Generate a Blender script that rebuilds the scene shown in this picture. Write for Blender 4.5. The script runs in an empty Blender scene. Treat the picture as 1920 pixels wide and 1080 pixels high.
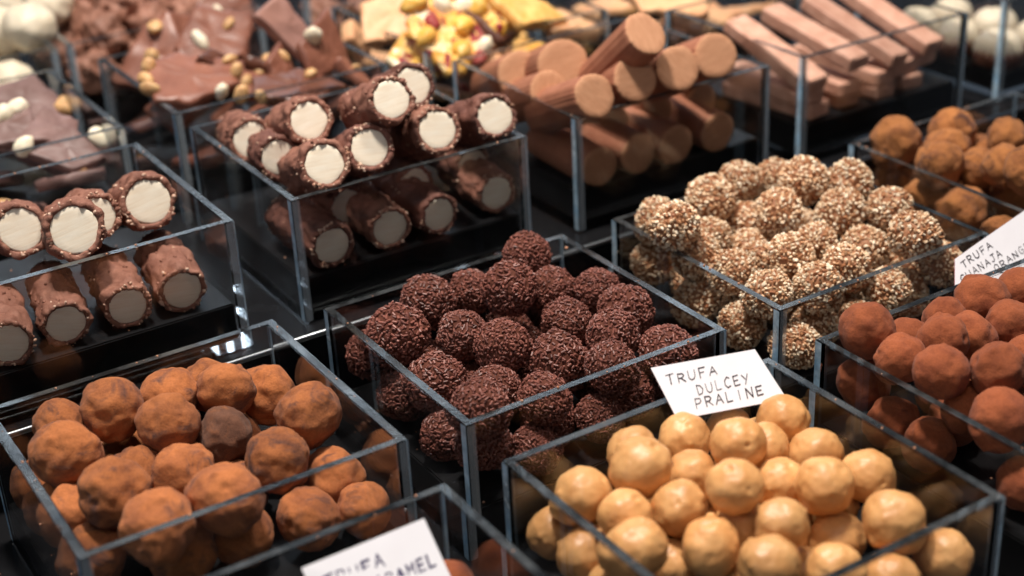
import bpy, bmesh, math, random
from mathutils import Vector, Matrix, noise, Euler
sc = bpy.context.scene
col = sc.collection
random.seed(7)

# ---------------------------------------------------------------- camera
RX = Vector((0.84367147, -0.53455036, -0.04974306))
DN = Vector((-0.27681263, -0.35374858, -0.89344094))
FW = Vector((0.45999264, 0.76754013, -0.44641787))
cd = bpy.data.cameras.new("camera"); cam = bpy.data.objects.new("camera", cd); col.objects.link(cam)
m3 = Matrix((RX, -DN, -FW)).transposed()
cam.matrix_world = Matrix.Translation((0, 0, 0.437)) @ m3.to_4x4()
cd.sensor_width = 36.0; cd.lens = 2894.9 / 1920 * 36
cd.clip_start = 0.01; cd.clip_end = 50
cd.dof.use_dof = True; cd.dof.focus_distance = 0.758; cd.dof.aperture_fstop = 5.2; cd.dof.aperture_blades = 9
sc.camera = cam

# ---------------------------------------------------------------- world and lamps
w = bpy.data.worlds.new("World"); sc.world = w; w.use_nodes = True
wn = w.node_tree; bg = wn.nodes["Background"]
bg.inputs[0].default_value = (0.62, 0.78, 1.0, 1); bg.inputs[1].default_value = 0.11

def area(name, loc, target, size, power, color=(1, 1, 1), size_y=None):
    l = bpy.data.lights.new(name, 'AREA'); l.energy = power; l.color = color; l.size = size
    if size_y: l.shape = 'RECTANGLE'; l.size_y = size_y
    o = bpy.data.objects.new(name, l); col.objects.link(o); o.location = loc
    o.rotation_euler = (Vector(target) - Vector(loc)).to_track_quat('-Z', 'Y').to_euler()
    return o
area("key_lamp", (0.26, 0.72, 1.50), (0.36, 0.68, 0.08), 0.15, 29.0, (1.0, 0.93, 0.85))
area("counter_lamp", (0.78, 0.70, 1.45), (0.50, 0.70, 0.08), 0.14, 11.0, (1.0, 0.93, 0.85))
area("front_lamp", (-0.15, -0.25, 1.35), (0.36, 0.65, 0.08), 0.60, 3.2, (1.0, 0.92, 0.84))
area("added_back_fill", (1.5, 3.2, 1.55), (0.45, 0.75, 0.08), 2.2, 11.0, (0.72, 0.86, 1.0), 0.45)  # added cool softbox, unseen, for glints on acrylic rims and edges
area("added_side_fill", (-1.5, 0.3, 0.75), (0.4, 0.7, 0.08), 0.5, 2.6, (0.60, 0.80, 1.0), 0.8)  # added bluish lamp out of view, brightens the vertical box corners

vs = sc.view_settings
vs.view_transform = 'Standard'; vs.look = 'None'; vs.gamma = 1.0; vs.exposure = 0.0; vs.use_curve_mapping = False
cy = sc.cycles
cy.max_bounces = 24; cy.transmission_bounces = 20; cy.transparent_max_bounces = 24; cy.glossy_bounces = 8; cy.diffuse_bounces = 3
cy.caustics_refractive = True; cy.caustics_reflective = True; cy.blur_glossy = 0.4; cy.sample_clamp_indirect = 4.0
cy.use_denoising = True

# ---------------------------------------------------------------- materials
def mat(name):
    m = bpy.data.materials.new(name); m.use_nodes = True
    nt = m.node_tree; b = nt.nodes["Principled BSDF"]
    return m, nt, b
def nd(nt, t, **k):
    n = nt.nodes.new(t)
    for a, v in k.items(): setattr(n, a, v)
    return n
def coords(nt, scale=1.0, per_object=True):
    tc = nd(nt, 'ShaderNodeTexCoord')
    mp = nd(nt, 'ShaderNodeMapping'); mp.inputs['Scale'].default_value = (scale,) * 3
    nt.links.new(tc.outputs['Object'], mp.inputs[0])
    if per_object:
        oi = nd(nt, 'ShaderNodeObjectInfo'); mu = nd(nt, 'ShaderNodeMath', operation='MULTIPLY'); mu.inputs[1].default_value = 37.0
        nt.links.new(oi.outputs['Random'], mu.inputs[0]); nt.links.new(mu.outputs[0], mp.inputs['Location'])
    return mp.outputs[0]
def noi(nt, vec, scale, detail=4, rough=.6, dist=0):
    n = nd(nt, 'ShaderNodeTexNoise'); n.inputs['Scale'].default_value = scale; n.inputs['Detail'].default_value = detail
    n.inputs['Roughness'].default_value = rough; n.inputs['Distortion'].default_value = dist
    nt.links.new(vec, n.inputs['Vector']); return n.outputs['Fac']
def ramp(nt, fac, stops):
    r = nd(nt, 'ShaderNodeValToRGB'); e = r.color_ramp.elements
    while len(e) > 1: e.remove(e[-1])
    e[0].position = stops[0][0]; e[0].color = (*stops[0][1], 1)
    for p, c in stops[1:]:
        x = e.new(p); x.color = (*c, 1)
    nt.links.new(fac, r.inputs[0]); return r.outputs[0]
def mix(nt, fac, a, b, mode='MIX'):
    n = nd(nt, 'ShaderNodeMix', data_type='RGBA', blend_type=mode)
    for s, v in ((0, fac), (6, a), (7, b)):
        if isinstance(v, (int, float)): n.inputs[s].default_value = v
        elif isinstance(v, tuple): n.inputs[s].default_value = (*v, 1)
        else: nt.links.new(v, n.inputs[s])
    return n.outputs[2]
def bump(nt, b, h, strength, dist):
    n = nd(nt, 'ShaderNodeBump'); n.inputs['Strength'].default_value = strength; n.inputs['Distance'].default_value = dist
    nt.links.new(h, n.inputs['Height']); nt.links.new(n.outputs[0], b.inputs['Normal']); return n
def brightness(nt, colr, lo, hi):
    oi = nd(nt, 'ShaderNodeObjectInfo'); mr = nd(nt, 'ShaderNodeMapRange'); mr.inputs[3].default_value = lo; mr.inputs[4].default_value = hi
    nt.links.new(oi.outputs['Random'], mr.inputs[0])
    hs = nd(nt, 'ShaderNodeHueSaturation'); nt.links.new(mr.outputs[0], hs.inputs['Value']); nt.links.new(colr, hs.inputs['Color']); return hs.outputs[0]

def cocoa(name, light, mid, dark, patch=.56, var=(.8, 1.12)):
    m, nt, b = mat(name); v = coords(nt)
    n1 = noi(nt, v, 75, 5, .6, .6)
    c1 = ramp(nt, n1, [(.30, mid), (.58, light)])
    n2 = noi(nt, v, 55, 6, .65, 1.2)
    f2 = ramp(nt, n2, [(patch, (0, 0, 0)), (patch + .14, (1, 1, 1))])
    c2 = mix(nt, f2, c1, dark)
    n3 = noi(nt, v, 900, 3, .7)
    f3 = ramp(nt, n3, [(.35, (.80, .80, .80)), (.6, (1, 1, 1))])
    c3 = mix(nt, 1.0, c2, f3, 'MULTIPLY')
    c4 = brightness(nt, c3, *var)
    nt.links.new(c4, b.inputs['Base Color'])
    b.inputs['Roughness'].default_value = .95; b.inputs['Specular IOR Level'].default_value = .15
    b.inputs['Sheen Weight'].default_value = .05; b.inputs['Sheen Roughness'].default_value = .6
    h = nd(nt, 'ShaderNodeMath', operation='ADD'); nt.links.new(noi(nt, v, 220, 6, .7), h.inputs[0]); nt.links.new(n3, h.inputs[1])
    bump(nt, b, h.outputs[0], .55, .0006)
    return m
M = {}
M['cocoa'] = cocoa('cocoa_powder', (.43, .145, .050), (.23, .076, .034), (.11, .052, .042), .535, (.72, 1.12))
M['cocoa_dark'] = cocoa('dark_cocoa', (.16, .07, .042), (.10, .045, .03), (.28, .10, .04), .60)
M['cocoa_red'] = cocoa('red_cocoa', (.31, .086, .034), (.20, .052, .023), (.12, .035, .022), .62, (.85, 1.1))
M['cocoa_amber'] = cocoa('amber_cocoa', (.40, .155, .050), (.23, .082, .032), (.10, .04, .025), .52)

def simple(name, colr, rough, spec=.5, nscale=0, nd_=.0003, nst=.4, sss=0, ramp_to=None, rs=60, coat=0):
    m, nt, b = mat(name); v = coords(nt)
    if ramp_to:
        n = noi(nt, v, rs, 5, .6, .4); c = ramp(nt, n, [(.35, colr), (.65, ramp_to)]); c = brightness(nt, c, .84, 1.10)
        nt.links.new(c, b.inputs['Base Color'])
    else: b.inputs['Base Color'].default_value = (*colr, 1)
    b.inputs['Roughness'].default_value = rough; b.inputs['Specular IOR Level'].default_value = spec
    b.inputs['Coat Weight'].default_value = coat
    if sss:
        b.inputs['Subsurface Weight'].default_value = sss; b.inputs['Subsurface Radius'].default_value = (.004, .002, .001); b.inputs['Subsurface Scale'].default_value = .6
    if nscale: bump(nt, b, noi(nt, v, nscale, 5, .65), nst, nd_)
    return m
M['caramel'] = simple('caramel_praline', (.56, .26, .088), .42, .42, 70, .0010, .5, .06, (.72, .385, .15), 55)
M['choc_core'] = simple('chocolate_core', (.10, .034, .022), .8, .1, 300, .0004)
M['sesame_core'] = simple('praline_core', (.30, .13, .06), .6, .3, 300, .0004)
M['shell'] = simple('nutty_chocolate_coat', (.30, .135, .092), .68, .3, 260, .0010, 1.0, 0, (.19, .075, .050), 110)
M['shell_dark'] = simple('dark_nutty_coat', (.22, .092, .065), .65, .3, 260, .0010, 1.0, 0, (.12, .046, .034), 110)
M['granule'] = simple('almond_granule', (.45, .22, .13), .5, .4, 0, 0, 0, 0, (.72, .52, .40), 300)
M['log'] = simple('truffle_log_side', (.40, .165, .095), .6, .3, 350, .0003, .5, 0, (.31, .115, .066), 60)
M['bar'] = simple('milk_bar', (.64, .37, .27), .6, .3, 220, .0006, .7, 0, (.50, .255, .175), 70)
M['trim'] = simple('brushed_trim', (.42, .45, .47), .28, .5, 0)
M['trim'].node_tree.nodes['Principled BSDF'].inputs['Metallic'].default_value = 1
M['milk'] = simple('milk_chocolate', (.27, .105, .066), .40, .5, 90, .0008, .6, 0, (.19, .068, .042), 60)
M['pink'] = simple('pale_milk_chocolate', (.38, .20, .165), .5, .4, 90, .0005, .4, 0, (.34, .17, .13), 40)
M['mauve'] = simple('mauve_chocolate', (.23, .135, .12), .48, .45, 90, .0007, .5, 0, (.15, .078, .066), 60)
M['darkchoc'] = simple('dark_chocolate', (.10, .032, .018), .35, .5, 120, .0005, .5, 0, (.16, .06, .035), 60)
M['rock'] = simple('chocolate_rock', (.36, .17, .115), .55, .4, 160, .001, .8, 0, (.22, .09, .055), 70)
M['nut'] = simple('blanched_nut', (.66, .42, .20), .5, .4, 150, .0003, .4, .1, (.50, .25, .10), 120)
M['whitenut'] = simple('white_nut', (.85, .76, .60), .45, .4, 150, .0003, .4, .1, (.80, .68, .48), 120)
M['white'] = simple('white_chocolate', (.80, .70, .54), .5, .4, 90, .0008, .5, .1, (.70, .58, .42), 50)
M['orange'] = simple('fruit_chocolate', (.78, .36, .08), .5, .4, 130, .0008, .6, 0, (.84, .56, .20), 140)
M['peach'] = simple('peach_chocolate', (.74, .36, .18), .5, .4, 130, .0006, .6, 0, (.80, .48, .26), 70)
M['yellow'] = simple('yellow_fruit', (.80, .38, .03), .4, .5, 160, .0006, .5, 0, (.85, .55, .16), 200)
def fruitmix():
    m, nt, b = mat('mottled_fruit_bark'); v = coords(nt)
    vo = nd(nt, 'ShaderNodeTexVoronoi'); vo.inputs['Scale'].default_value = 150; vo.inputs['Randomness'].default_value = 1
    wv = nd(nt, 'ShaderNodeMix', data_type='VECTOR'); ns = nd(nt, 'ShaderNodeTexNoise'); ns.inputs['Scale'].default_value = 120
    nt.links.new(v, ns.inputs['Vector']); ad = nd(nt, 'ShaderNodeVectorMath', operation='MULTIPLY_ADD'); ad.inputs[1].default_value = (.008,) * 3
    nt.links.new(ns.outputs['Color'], ad.inputs[0]); nt.links.new(v, ad.inputs[2]); nt.links.new(ad.outputs[0], vo.inputs['Vector'])
    sx = nd(nt, 'ShaderNodeSeparateColor'); nt.links.new(vo.outputs['Color'], sx.inputs[0])
    c = ramp(nt, sx.outputs[0], [(0, (.26, .03, .03)), (.16, (.30, .04, .03)), (.18, (.78, .34, .05)), (.5, (.83, .47, .10)), (.7, (.84, .58, .22)), (.85, (.88, .74, .50))])
    nt.links.new(c, b.inputs['Base Color']); b.inputs['Roughness'].default_value = .5
    bump(nt, b, vo.outputs['Distance'], .6, .002); return m
M['fruitmix'] = fruitmix()
M['cream'] = simple('cream_piece', (.88, .75, .55), .5, .4, 160, .0006, .5)
M['berry'] = simple('dried_berry', (.24, .018, .025), .5, .4, 260, .0008, .8, 0, (.38, .05, .035), 150)
M['ink_blue'] = simple('navy_ink', (.045, .03, .11), .6, .2)
M['ink'] = simple('black_ink', (.03, .022, .03), .6, .2)
M['crumb'] = simple('cocoa_crumb', (.35, .13, .06), .9, .2, 0, 0, 0, 0, (.55, .32, .22), 900)

def island(name, stops, rough, spec):
    m, nt, b = mat(name); g = nd(nt, 'ShaderNodeNewGeometry')
    c = ramp(nt, g.outputs['Random Per Island'], stops); c = brightness(nt, c, .9, 1.1)
    nt.links.new(c, b.inputs['Base Color']); b.inputs['Roughness'].default_value = rough; b.inputs['Specular IOR Level'].default_value = spec
    return m
M['sprinkle'] = island('chocolate_sprinkle', [(0, (.10, .033, .024)), (.5, (.175, .058, .042)), (1, (.26, .092, .066))], .48, .4)
M['sesame'] = island('toasted_sesame', [(0, (.30, .11, .05)), (.2, (.46, .22, .10)), (.42, (.68, .44, .26)), (.7, (.80, .61, .41)), (1, (.88, .75, .57))], .55, .35)

def filling():
    m, nt, b = mat('cream_filling'); tc = nd(nt, 'ShaderNodeTexCoord'); mp = nd(nt, 'ShaderNodeMapping')
    mp.inputs['Scale'].default_value = (30, 30, 420); mp.inputs['Rotation'].default_value = (0, .2, 0)
    nt.links.new(tc.outputs['Object'], mp.inputs[0])
    n = noi(nt, mp.outputs[0], 1.5, 5, .6, .3)
    c = ramp(nt, n, [(.28, (.80, .65, .48)), (.5, (.88, .77, .61)), (.72, (.91, .83, .69))])
    c = brightness(nt, c, .88, 1.04)
    nt.links.new(c, b.inputs['Base Color']); b.inputs['Roughness'].default_value = .65; b.inputs['Specular IOR Level'].default_value = .3
    bump(nt, b, n, .25, .0005); return m
M['filling'] = filling()
def log_end():
    m, nt, b = mat('cut_log_face'); tc = nd(nt, 'ShaderNodeTexCoord'); mp = nd(nt, 'ShaderNodeMapping')
    mp.inputs['Scale'].default_value = (60, 60, 500); nt.links.new(tc.outputs['Object'], mp.inputs[0])
    n = noi(nt, mp.outputs[0], 1.2, 5, .65, .3)
    c = ramp(nt, n, [(.3, (.43, .20, .105)), (.6, (.53, .27, .15))]); nt.links.new(c, b.inputs['Base Color'])
    b.inputs['Roughness'].default_value = .75; b.inputs['Specular IOR Level'].default_value = .25
    bump(nt, b, n, .4, .0006); return m
M['log_end'] = log_end()

def acrylic(name, rough, tint, bumpy=0):
    m, nt, b = mat(name)
    b.inputs['Base Color'].default_value = (*tint, 1); b.inputs['Transmission Weight'].default_value = 1
    b.inputs['IOR'].default_value = 1.49; b.inputs['Roughness'].default_value = rough
    if not rough:
        v = coords(nt, 1, True); n = ramp(nt, noi(nt, v, 22, 6, .7, .8), [(.5, (0, 0, 0)), (.75, (.09, .09, .09))]); nt.links.new(n, b.inputs['Roughness'])
    if bumpy:
        v = coords(nt, 1, False); bump(nt, b, noi(nt, v, 420, 3, .6), bumpy, .0003)
    return m
M['acrylic'] = acrylic('clear_acrylic', 0.0, (.985, .99, .992))
M['acrylic_edge'] = acrylic('saw_cut_acrylic_edge', .18, (.80, .87, .93), .25)
M['acrylic_edge'].node_tree.nodes['Principled BSDF'].inputs['Transmission Weight'].default_value = .965
def uneven(key, lo, hi, sc_, t0, t1):
    nt = M[key].node_tree; b = nt.nodes['Principled BSDF']; v = coords(nt, 1, True)
    n = noi(nt, v, sc_, 5, .7, .5); nt.links.new(ramp(nt, n, [(.38, lo), (.62, hi)]), b.inputs['Base Color'])
    n2 = noi(nt, v, sc_ * 2.3, 4, .7)
    nt.links.new(ramp(nt, n2, [(.42, (t1,) * 3), (.64, (t0,) * 3)]), b.inputs['Transmission Weight'])
    nt.links.new(ramp(nt, n, [(.35, (.05,) * 3), (.65, (.30,) * 3)]), b.inputs['Roughness'])
uneven('acrylic_edge', (.80, .87, .92), (.92, .96, .98), 16, .94, .99)
M['acrylic_joint'] = acrylic('glued_joint_painted_glint', .20, (.48, .74, 1.0), 1.0)  # blue base colour stands in for light refracted in the glued corners
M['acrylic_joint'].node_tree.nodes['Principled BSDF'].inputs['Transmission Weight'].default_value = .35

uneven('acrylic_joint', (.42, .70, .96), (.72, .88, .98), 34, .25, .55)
M['acrylic_corner'] = acrylic('scuffed_corner_painted_glint', .12, (.80, .90, .97), .6)  # pale, less clear tint paints the bright corner glow into the acrylic
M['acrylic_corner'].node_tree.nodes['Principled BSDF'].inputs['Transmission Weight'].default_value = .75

def black():
    m, nt, b = mat('glossy_black_counter'); v = coords(nt, 1, False)
    b.inputs['Base Color'].default_value = (.008, .008, .009, 1); b.inputs['Specular IOR Level'].default_value = .32
    r = ramp(nt, noi(nt, v, 9, 6, .6), [(.3, (.10, .10, .10)), (.7, (.30, .30, .30))]); nt.links.new(r, b.inputs['Roughness'])
    return m
M['black'] = black()
M['insert'] = simple('black_insert', (.010, .010, .011), .32, .22, 0)
def paper():
    m, nt, b = mat('white_card'); v = coords(nt, 1, False)
    c = ramp(nt, noi(nt, v, 30, 4, .6), [(.3, (.80, .77, .80)), (.7, (.86, .84, .87))]); nt.links.new(c, b.inputs['Base Color'])
    b.inputs['Roughness'].default_value = .6; return m
M['paper'] = paper()
M['paper_edge'] = simple('card_edge', (.45, .10, .12), .7, .2)

# ---------------------------------------------------------------- helpers
def mesh_of(bm, name, mats, smooth=True):
    me = bpy.data.meshes.new(name); bm.normal_update(); bm.to_mesh(me); bm.free()
    for m in mats: me.materials.append(M[m])
    if smooth:
        for p in me.polygons: p.use_smooth = True
    return me
def link(name, me, parent=None, mw=None):
    o = bpy.data.objects.new(name, me); col.objects.link(o)
    if parent: o.parent = parent
    if mw is not None: o.matrix_local = mw
    return o
def tag(o, label=None, cat=None, group=None, kind=None):
    if label: o['label'] = label
    if cat: o['category'] = cat
    if group: o['group'] = group
    if kind: o['kind'] = kind
    return o
def rrot(rng): return Euler((rng.uniform(0, 6.28), rng.uniform(0, 6.28), rng.uniform(0, 6.28))).to_matrix().to_4x4()
def box_bm(bm, a, b, mi=0):
    a, b = Vector(a), Vector(b)
    v = [bm.verts.new((x, y, z)) for x in (a.x, b.x) for y in (a.y, b.y) for z in (a.z, b.z)]
    for q in ((0, 1, 3, 2), (4, 6, 7, 5), (0, 4, 5, 1), (2, 3, 7, 6), (0, 2, 6, 4), (1, 5, 7, 3)):
        f = bm.faces.new([v[i] for i in q]); f.material_index = mi
def fbm(p, s, o=4):
    return noise.fractal(p * s, 1.0, 2.0, o)

# ---------------------------------------------------------------- positions (metres)
D = {
'B1': (4, [(0.1592,0.6358,0.0729,0.0153,0,0,7), (0.1779,0.6142,0.0679,0.0146,0,1,7), (0.1879,0.6406,0.0661,0.0146,0,2,7), (0.2115,0.6515,0.0592,0.0133,0,3,7), (0.2119,0.6265,0.0684,0.0142,0,4,7), (0.2367,0.6366,0.052,0.0151,0,5,7), (0.2361,0.5864,0.0648,0.0157,0,6,7), (0.138,0.6513,0.0637,0.0135,1,0,5), (0.1312,0.6225,0.0651,0.0159,1,1,5), (0.1652,0.6511,0.0377,0.0137,1,2,5), (0.201,0.605,0.0579,0.013,1,3,5), (0.2122,0.57,0.0576,0.0151,1,4,5), (0.1255,0.6515,0.0372,0.0132,2,0,8), (0.1252,0.6265,0.0383,0.0129,2,1,8), (0.1389,0.5797,0.0648,0.0154,2,2,8), (0.1575,0.6081,0.0514,0.0133,2,3,8), (0.1729,0.5863,0.0561,0.0146,2,4,8), (0.1774,0.5464,0.0643,0.0162,2,5,8), (0.2374,0.5683,0.0384,0.0144,2,6,8), (0.2384,0.5427,0.0364,0.0124,2,7,8), (0.1259,0.602,0.0459,0.0137,3,0,5), (0.1254,0.5758,0.0406,0.0132,3,1,5), (0.1456,0.5459,0.0629,0.0157,3,2,5), (0.1843,0.5538,0.0376,0.0136,3,3,5), (0.2134,0.5465,0.0394,0.014,3,4,5), (0.2226,0.6034,0.0374,0.0134,-1,0,0), (0.1803,0.608,0.0375,0.0135,-1,0,0), (0.1848,0.6336,0.0373,0.0133,-1,0,0), (0.1978,0.5888,0.0374,0.0134,-1,0,0), (0.1503,0.6292,0.0377,0.0137,-1,0,0), (0.1572,0.5578,0.0387,0.0147,-1,0,0), (0.2115,0.6296,0.0386,0.0146,-1,0,0), (0.1505,0.5854,0.0386,0.0146,-1,0,0)]),
'B2': (5, [(0.3708,0.6208,0.0763,0.0156,0,0,4), (0.3971,0.6452,0.0775,0.0136,0,1,4), (0.3974,0.622,0.0659,0.0134,0,2,4), (0.414,0.6032,0.0686,0.0128,0,3,4), (0.3335,0.6433,0.0708,0.0152,1,0,4), (0.3608,0.6454,0.0671,0.0133,1,1,4), (0.3899,0.5972,0.0593,0.0142,1,2,4), (0.4131,0.5767,0.0664,0.0147,1,3,4), (0.3022,0.6448,0.0505,0.014,2,0,8), (0.3044,0.623,0.0697,0.0162,2,1,8), (0.3342,0.6098,0.0649,0.0137,2,2,8), (0.3426,0.5843,0.0667,0.0141,2,3,8), (0.3643,0.5677,0.0584,0.0153,2,4,8), (0.3756,0.5377,0.0644,0.0135,2,5,8), (0.3923,0.5582,0.0674,0.0141,2,6,8), (0.4104,0.5385,0.0612,0.0143,2,7,8), (0.3034,0.6132,0.0412,0.0152,3,0,8), (0.3053,0.587,0.0589,0.0146,3,1,8), (0.3414,0.6108,0.0395,0.0135,3,2,8), (0.3018,0.5378,0.0689,0.0136,3,3,8), (0.3264,0.5658,0.055,0.0135,3,4,8), (0.3374,0.5398,0.0601,0.0127,3,5,8), (0.3895,0.5458,0.0431,0.0142,3,6,8), (0.4144,0.5534,0.0394,0.0134,3,7,8), (0.3016,0.5684,0.0394,0.0134,4,0,5), (0.3062,0.5439,0.0445,0.0128,4,1,5), (0.3282,0.5365,0.0382,0.0122,4,2,5), (0.3468,0.5532,0.0397,0.0137,4,3,5), (0.3657,0.5367,0.0414,0.0125,4,4,5), (0.3521,0.6397,0.0402,0.0142,-1,0,0), (0.3738,0.6127,0.0403,0.0143,-1,0,0), (0.3879,0.5754,0.0403,0.0143,-1,0,0), (0.3582,0.5895,0.0404,0.0144,-1,0,0), (0.4046,0.6453,0.0394,0.0134,-1,0,0), (0.3263,0.5884,0.0403,0.0143,-1,0,0), (0.412,0.5931,0.0402,0.0142,-1,0,0), (0.3253,0.634,0.04,0.014,-1,0,0), (0.379,0.6393,0.0396,0.0136,-1,0,0), (0.4137,0.6204,0.0399,0.0139,-1,0,0)]),
'B7': (5, [(0.5215,0.6421,0.0786,0.0148,0,0,5), (0.5479,0.6471,0.081,0.013,0,1,5), (0.5722,0.6452,0.0773,0.0125,0,2,5), (0.5699,0.6175,0.0853,0.0148,0,3,5), (0.596,0.607,0.0797,0.0148,0,4,5), (0.485,0.644,0.0749,0.0138,1,0,8), (0.472,0.6108,0.0869,0.0143,1,1,8), (0.5078,0.6241,0.0652,0.0123,1,2,8), (0.5408,0.6333,0.0602,0.0141,1,3,8), (0.5449,0.6094,0.0747,0.0144,1,4,8), (0.5736,0.5899,0.074,0.0148,1,5,8), (0.5972,0.5751,0.0742,0.0136,1,6,8), (0.5808,0.5393,0.0755,0.0148,1,7,8), (0.4846,0.6444,0.049,0.0134,2,0,11), (0.4874,0.6097,0.0648,0.0135,2,1,11), (0.4908,0.5844,0.0635,0.0128,2,2,11), (0.5267,0.6121,0.0558,0.0128,2,3,11), (0.5146,0.5913,0.0599,0.0125,2,4,11), (0.5166,0.568,0.0705,0.0141,2,5,11), (0.5483,0.582,0.0641,0.0128,2,6,11), (0.5412,0.5498,0.0646,0.0136,2,7,11), (0.57,0.5651,0.061,0.0143,2,8,11), (0.5977,0.5624,0.0455,0.013,2,9,11), (0.5978,0.5362,0.0552,0.0129,2,10,11), (0.4998,0.6263,0.0399,0.0139,3,0,8), (0.4847,0.6047,0.0394,0.0134,3,1,8), (0.4892,0.5529,0.0636,0.0134,3,2,8), (0.5215,0.572,0.0396,0.0136,3,3,8), (0.5132,0.542,0.0642,0.0138,3,4,8), (0.5443,0.5597,0.0395,0.0135,3,5,8), (0.5579,0.5363,0.0504,0.013,3,6,8), (0.5796,0.5447,0.0399,0.0139,3,7,8), (0.4848,0.5664,0.0409,0.0136,4,0,3), (0.4935,0.5359,0.0386,0.0126,4,1,3), (0.5363,0.5359,0.0387,0.0127,4,2,3), (0.5149,0.5475,0.0387,0.0127,-1,0,0), (0.5741,0.6281,0.0388,0.0128,-1,0,0), (0.5781,0.5779,0.0388,0.0128,-1,0,0), (0.5008,0.5858,0.0384,0.0124,-1,0,0), (0.5461,0.6076,0.0383,0.0123,-1,0,0), (0.5715,0.6026,0.0396,0.0136,-1,0,0), (0.5542,0.6442,0.0396,0.0136,-1,0,0), (0.593,0.6447,0.0391,0.0131,-1,0,0), (0.5977,0.6193,0.0391,0.0131,-1,0,0), (0.5247,0.6319,0.0386,0.0126,-1,0,0), (0.5534,0.584,0.0392,0.0132,-1,0,0), (0.5976,0.5939,0.0391,0.0131,-1,0,0)]),
'B6': (4, [(0.338,0.469,0.0648,0.0117,0,0,7), (0.3666,0.4683,0.061,0.0124,0,1,7), (0.3936,0.4695,0.0554,0.0112,0,2,7), (0.3719,0.4376,0.073,0.0121,0,3,7), (0.3908,0.4419,0.0612,0.0114,0,4,7), (0.4116,0.4527,0.0621,0.0125,0,5,7), (0.409,0.4284,0.0575,0.0124,0,6,7), (0.3051,0.4594,0.0613,0.0128,1,0,7), (0.3275,0.4484,0.0723,0.0135,1,1,7), (0.3532,0.4455,0.0593,0.0114,1,2,7), (0.3456,0.4081,0.0769,0.012,1,3,7), (0.3812,0.4203,0.0575,0.0112,1,4,7), (0.3874,0.3993,0.0655,0.0128,1,5,7), (0.4138,0.4005,0.0593,0.012,1,6,7), (0.2979,0.4691,0.0406,0.0116,2,0,8), (0.3179,0.4597,0.041,0.012,2,1,8), (0.3096,0.4349,0.0626,0.0118,2,2,8), (0.3308,0.4258,0.0628,0.012,2,3,8), (0.3507,0.4085,0.0548,0.0115,2,4,8), (0.355,0.3893,0.0654,0.0116,2,5,8), (0.3883,0.3913,0.0422,0.0121,2,6,8), (0.3996,0.3709,0.0588,0.0132,2,7,8), (0.2989,0.4458,0.0417,0.0127,3,0,9), (0.299,0.4136,0.0629,0.0128,3,1,9), (0.3207,0.4185,0.041,0.012,3,2,9), (0.3268,0.4003,0.0593,0.0127,3,3,9), (0.3367,0.376,0.0616,0.012,3,4,9), (0.3622,0.3817,0.0411,0.0121,3,5,9), (0.3605,0.3642,0.0554,0.0113,3,6,9), (0.3854,0.3601,0.0417,0.0122,3,7,9), (0.4137,0.3583,0.0436,0.012,3,8,9), (0.3702,0.4073,0.0418,0.0128,-1,0,0), (0.3921,0.4313,0.0411,0.0121,-1,0,0), (0.3856,0.4539,0.0412,0.0122,-1,0,0), (0.4141,0.387,0.0406,0.0116,-1,0,0), (0.3365,0.4471,0.0404,0.0114,-1,0,0), (0.345,0.4685,0.0415,0.0123,-1,0,0), (0.3394,0.3887,0.0416,0.0126,-1,0,0), (0.4141,0.4437,0.0407,0.0117,-1,0,0), (0.413,0.468,0.0417,0.0127,-1,0,0), (0.4024,0.4102,0.0412,0.0122,-1,0,0), (0.3653,0.4311,0.0405,0.0115,-1,0,0), (0.3625,0.4533,0.0406,0.0116,-1,0,0), (0.2981,0.4222,0.0408,0.0118,-1,0,0), (0.343,0.4253,0.0411,0.0121,-1,0,0)]),
'B8': (5, [(0.5303,0.4691,0.0691,0.0116,0,0,4), (0.5539,0.4675,0.074,0.0132,0,1,4), (0.5836,0.4685,0.0692,0.0123,0,2,4), (0.5772,0.4455,0.0638,0.0129,0,3,4), (0.4776,0.4694,0.0806,0.0131,1,0,5), (0.505,0.4691,0.0655,0.0116,1,1,5), (0.5018,0.4436,0.0785,0.0123,1,2,5), (0.5243,0.4465,0.0711,0.0123,1,3,5), (0.5483,0.4432,0.0711,0.0127,1,4,5), (0.4782,0.4678,0.0523,0.013,2,0,6), (0.4771,0.4458,0.0758,0.0119,2,1,6), (0.4784,0.4219,0.079,0.0132,2,2,6), (0.498,0.4062,0.0801,0.0129,2,3,6), (0.5381,0.4222,0.0637,0.0126,2,4,6), (0.5664,0.4291,0.0473,0.0125,2,5,6), (0.4777,0.4463,0.0415,0.0125,3,0,5), (0.501,0.4295,0.0423,0.0133,3,1,5), (0.4905,0.4149,0.059,0.0121,3,2,5), (0.4825,0.3893,0.0683,0.0138,3,3,5), (0.5355,0.4069,0.0418,0.0128,3,4,5), (0.4776,0.4225,0.0414,0.0124,4,0,1), (0.4858,0.3737,0.0418,0.0128,-1,0,0), (0.5157,0.4518,0.0418,0.0128,-1,0,0), (0.5917,0.456,0.0421,0.0131,-1,0,0), (0.5346,0.436,0.0416,0.0126,-1,0,0), (0.5442,0.4579,0.0411,0.0121,-1,0,0), (0.5678,0.4651,0.0423,0.0133,-1,0,0)]),
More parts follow.
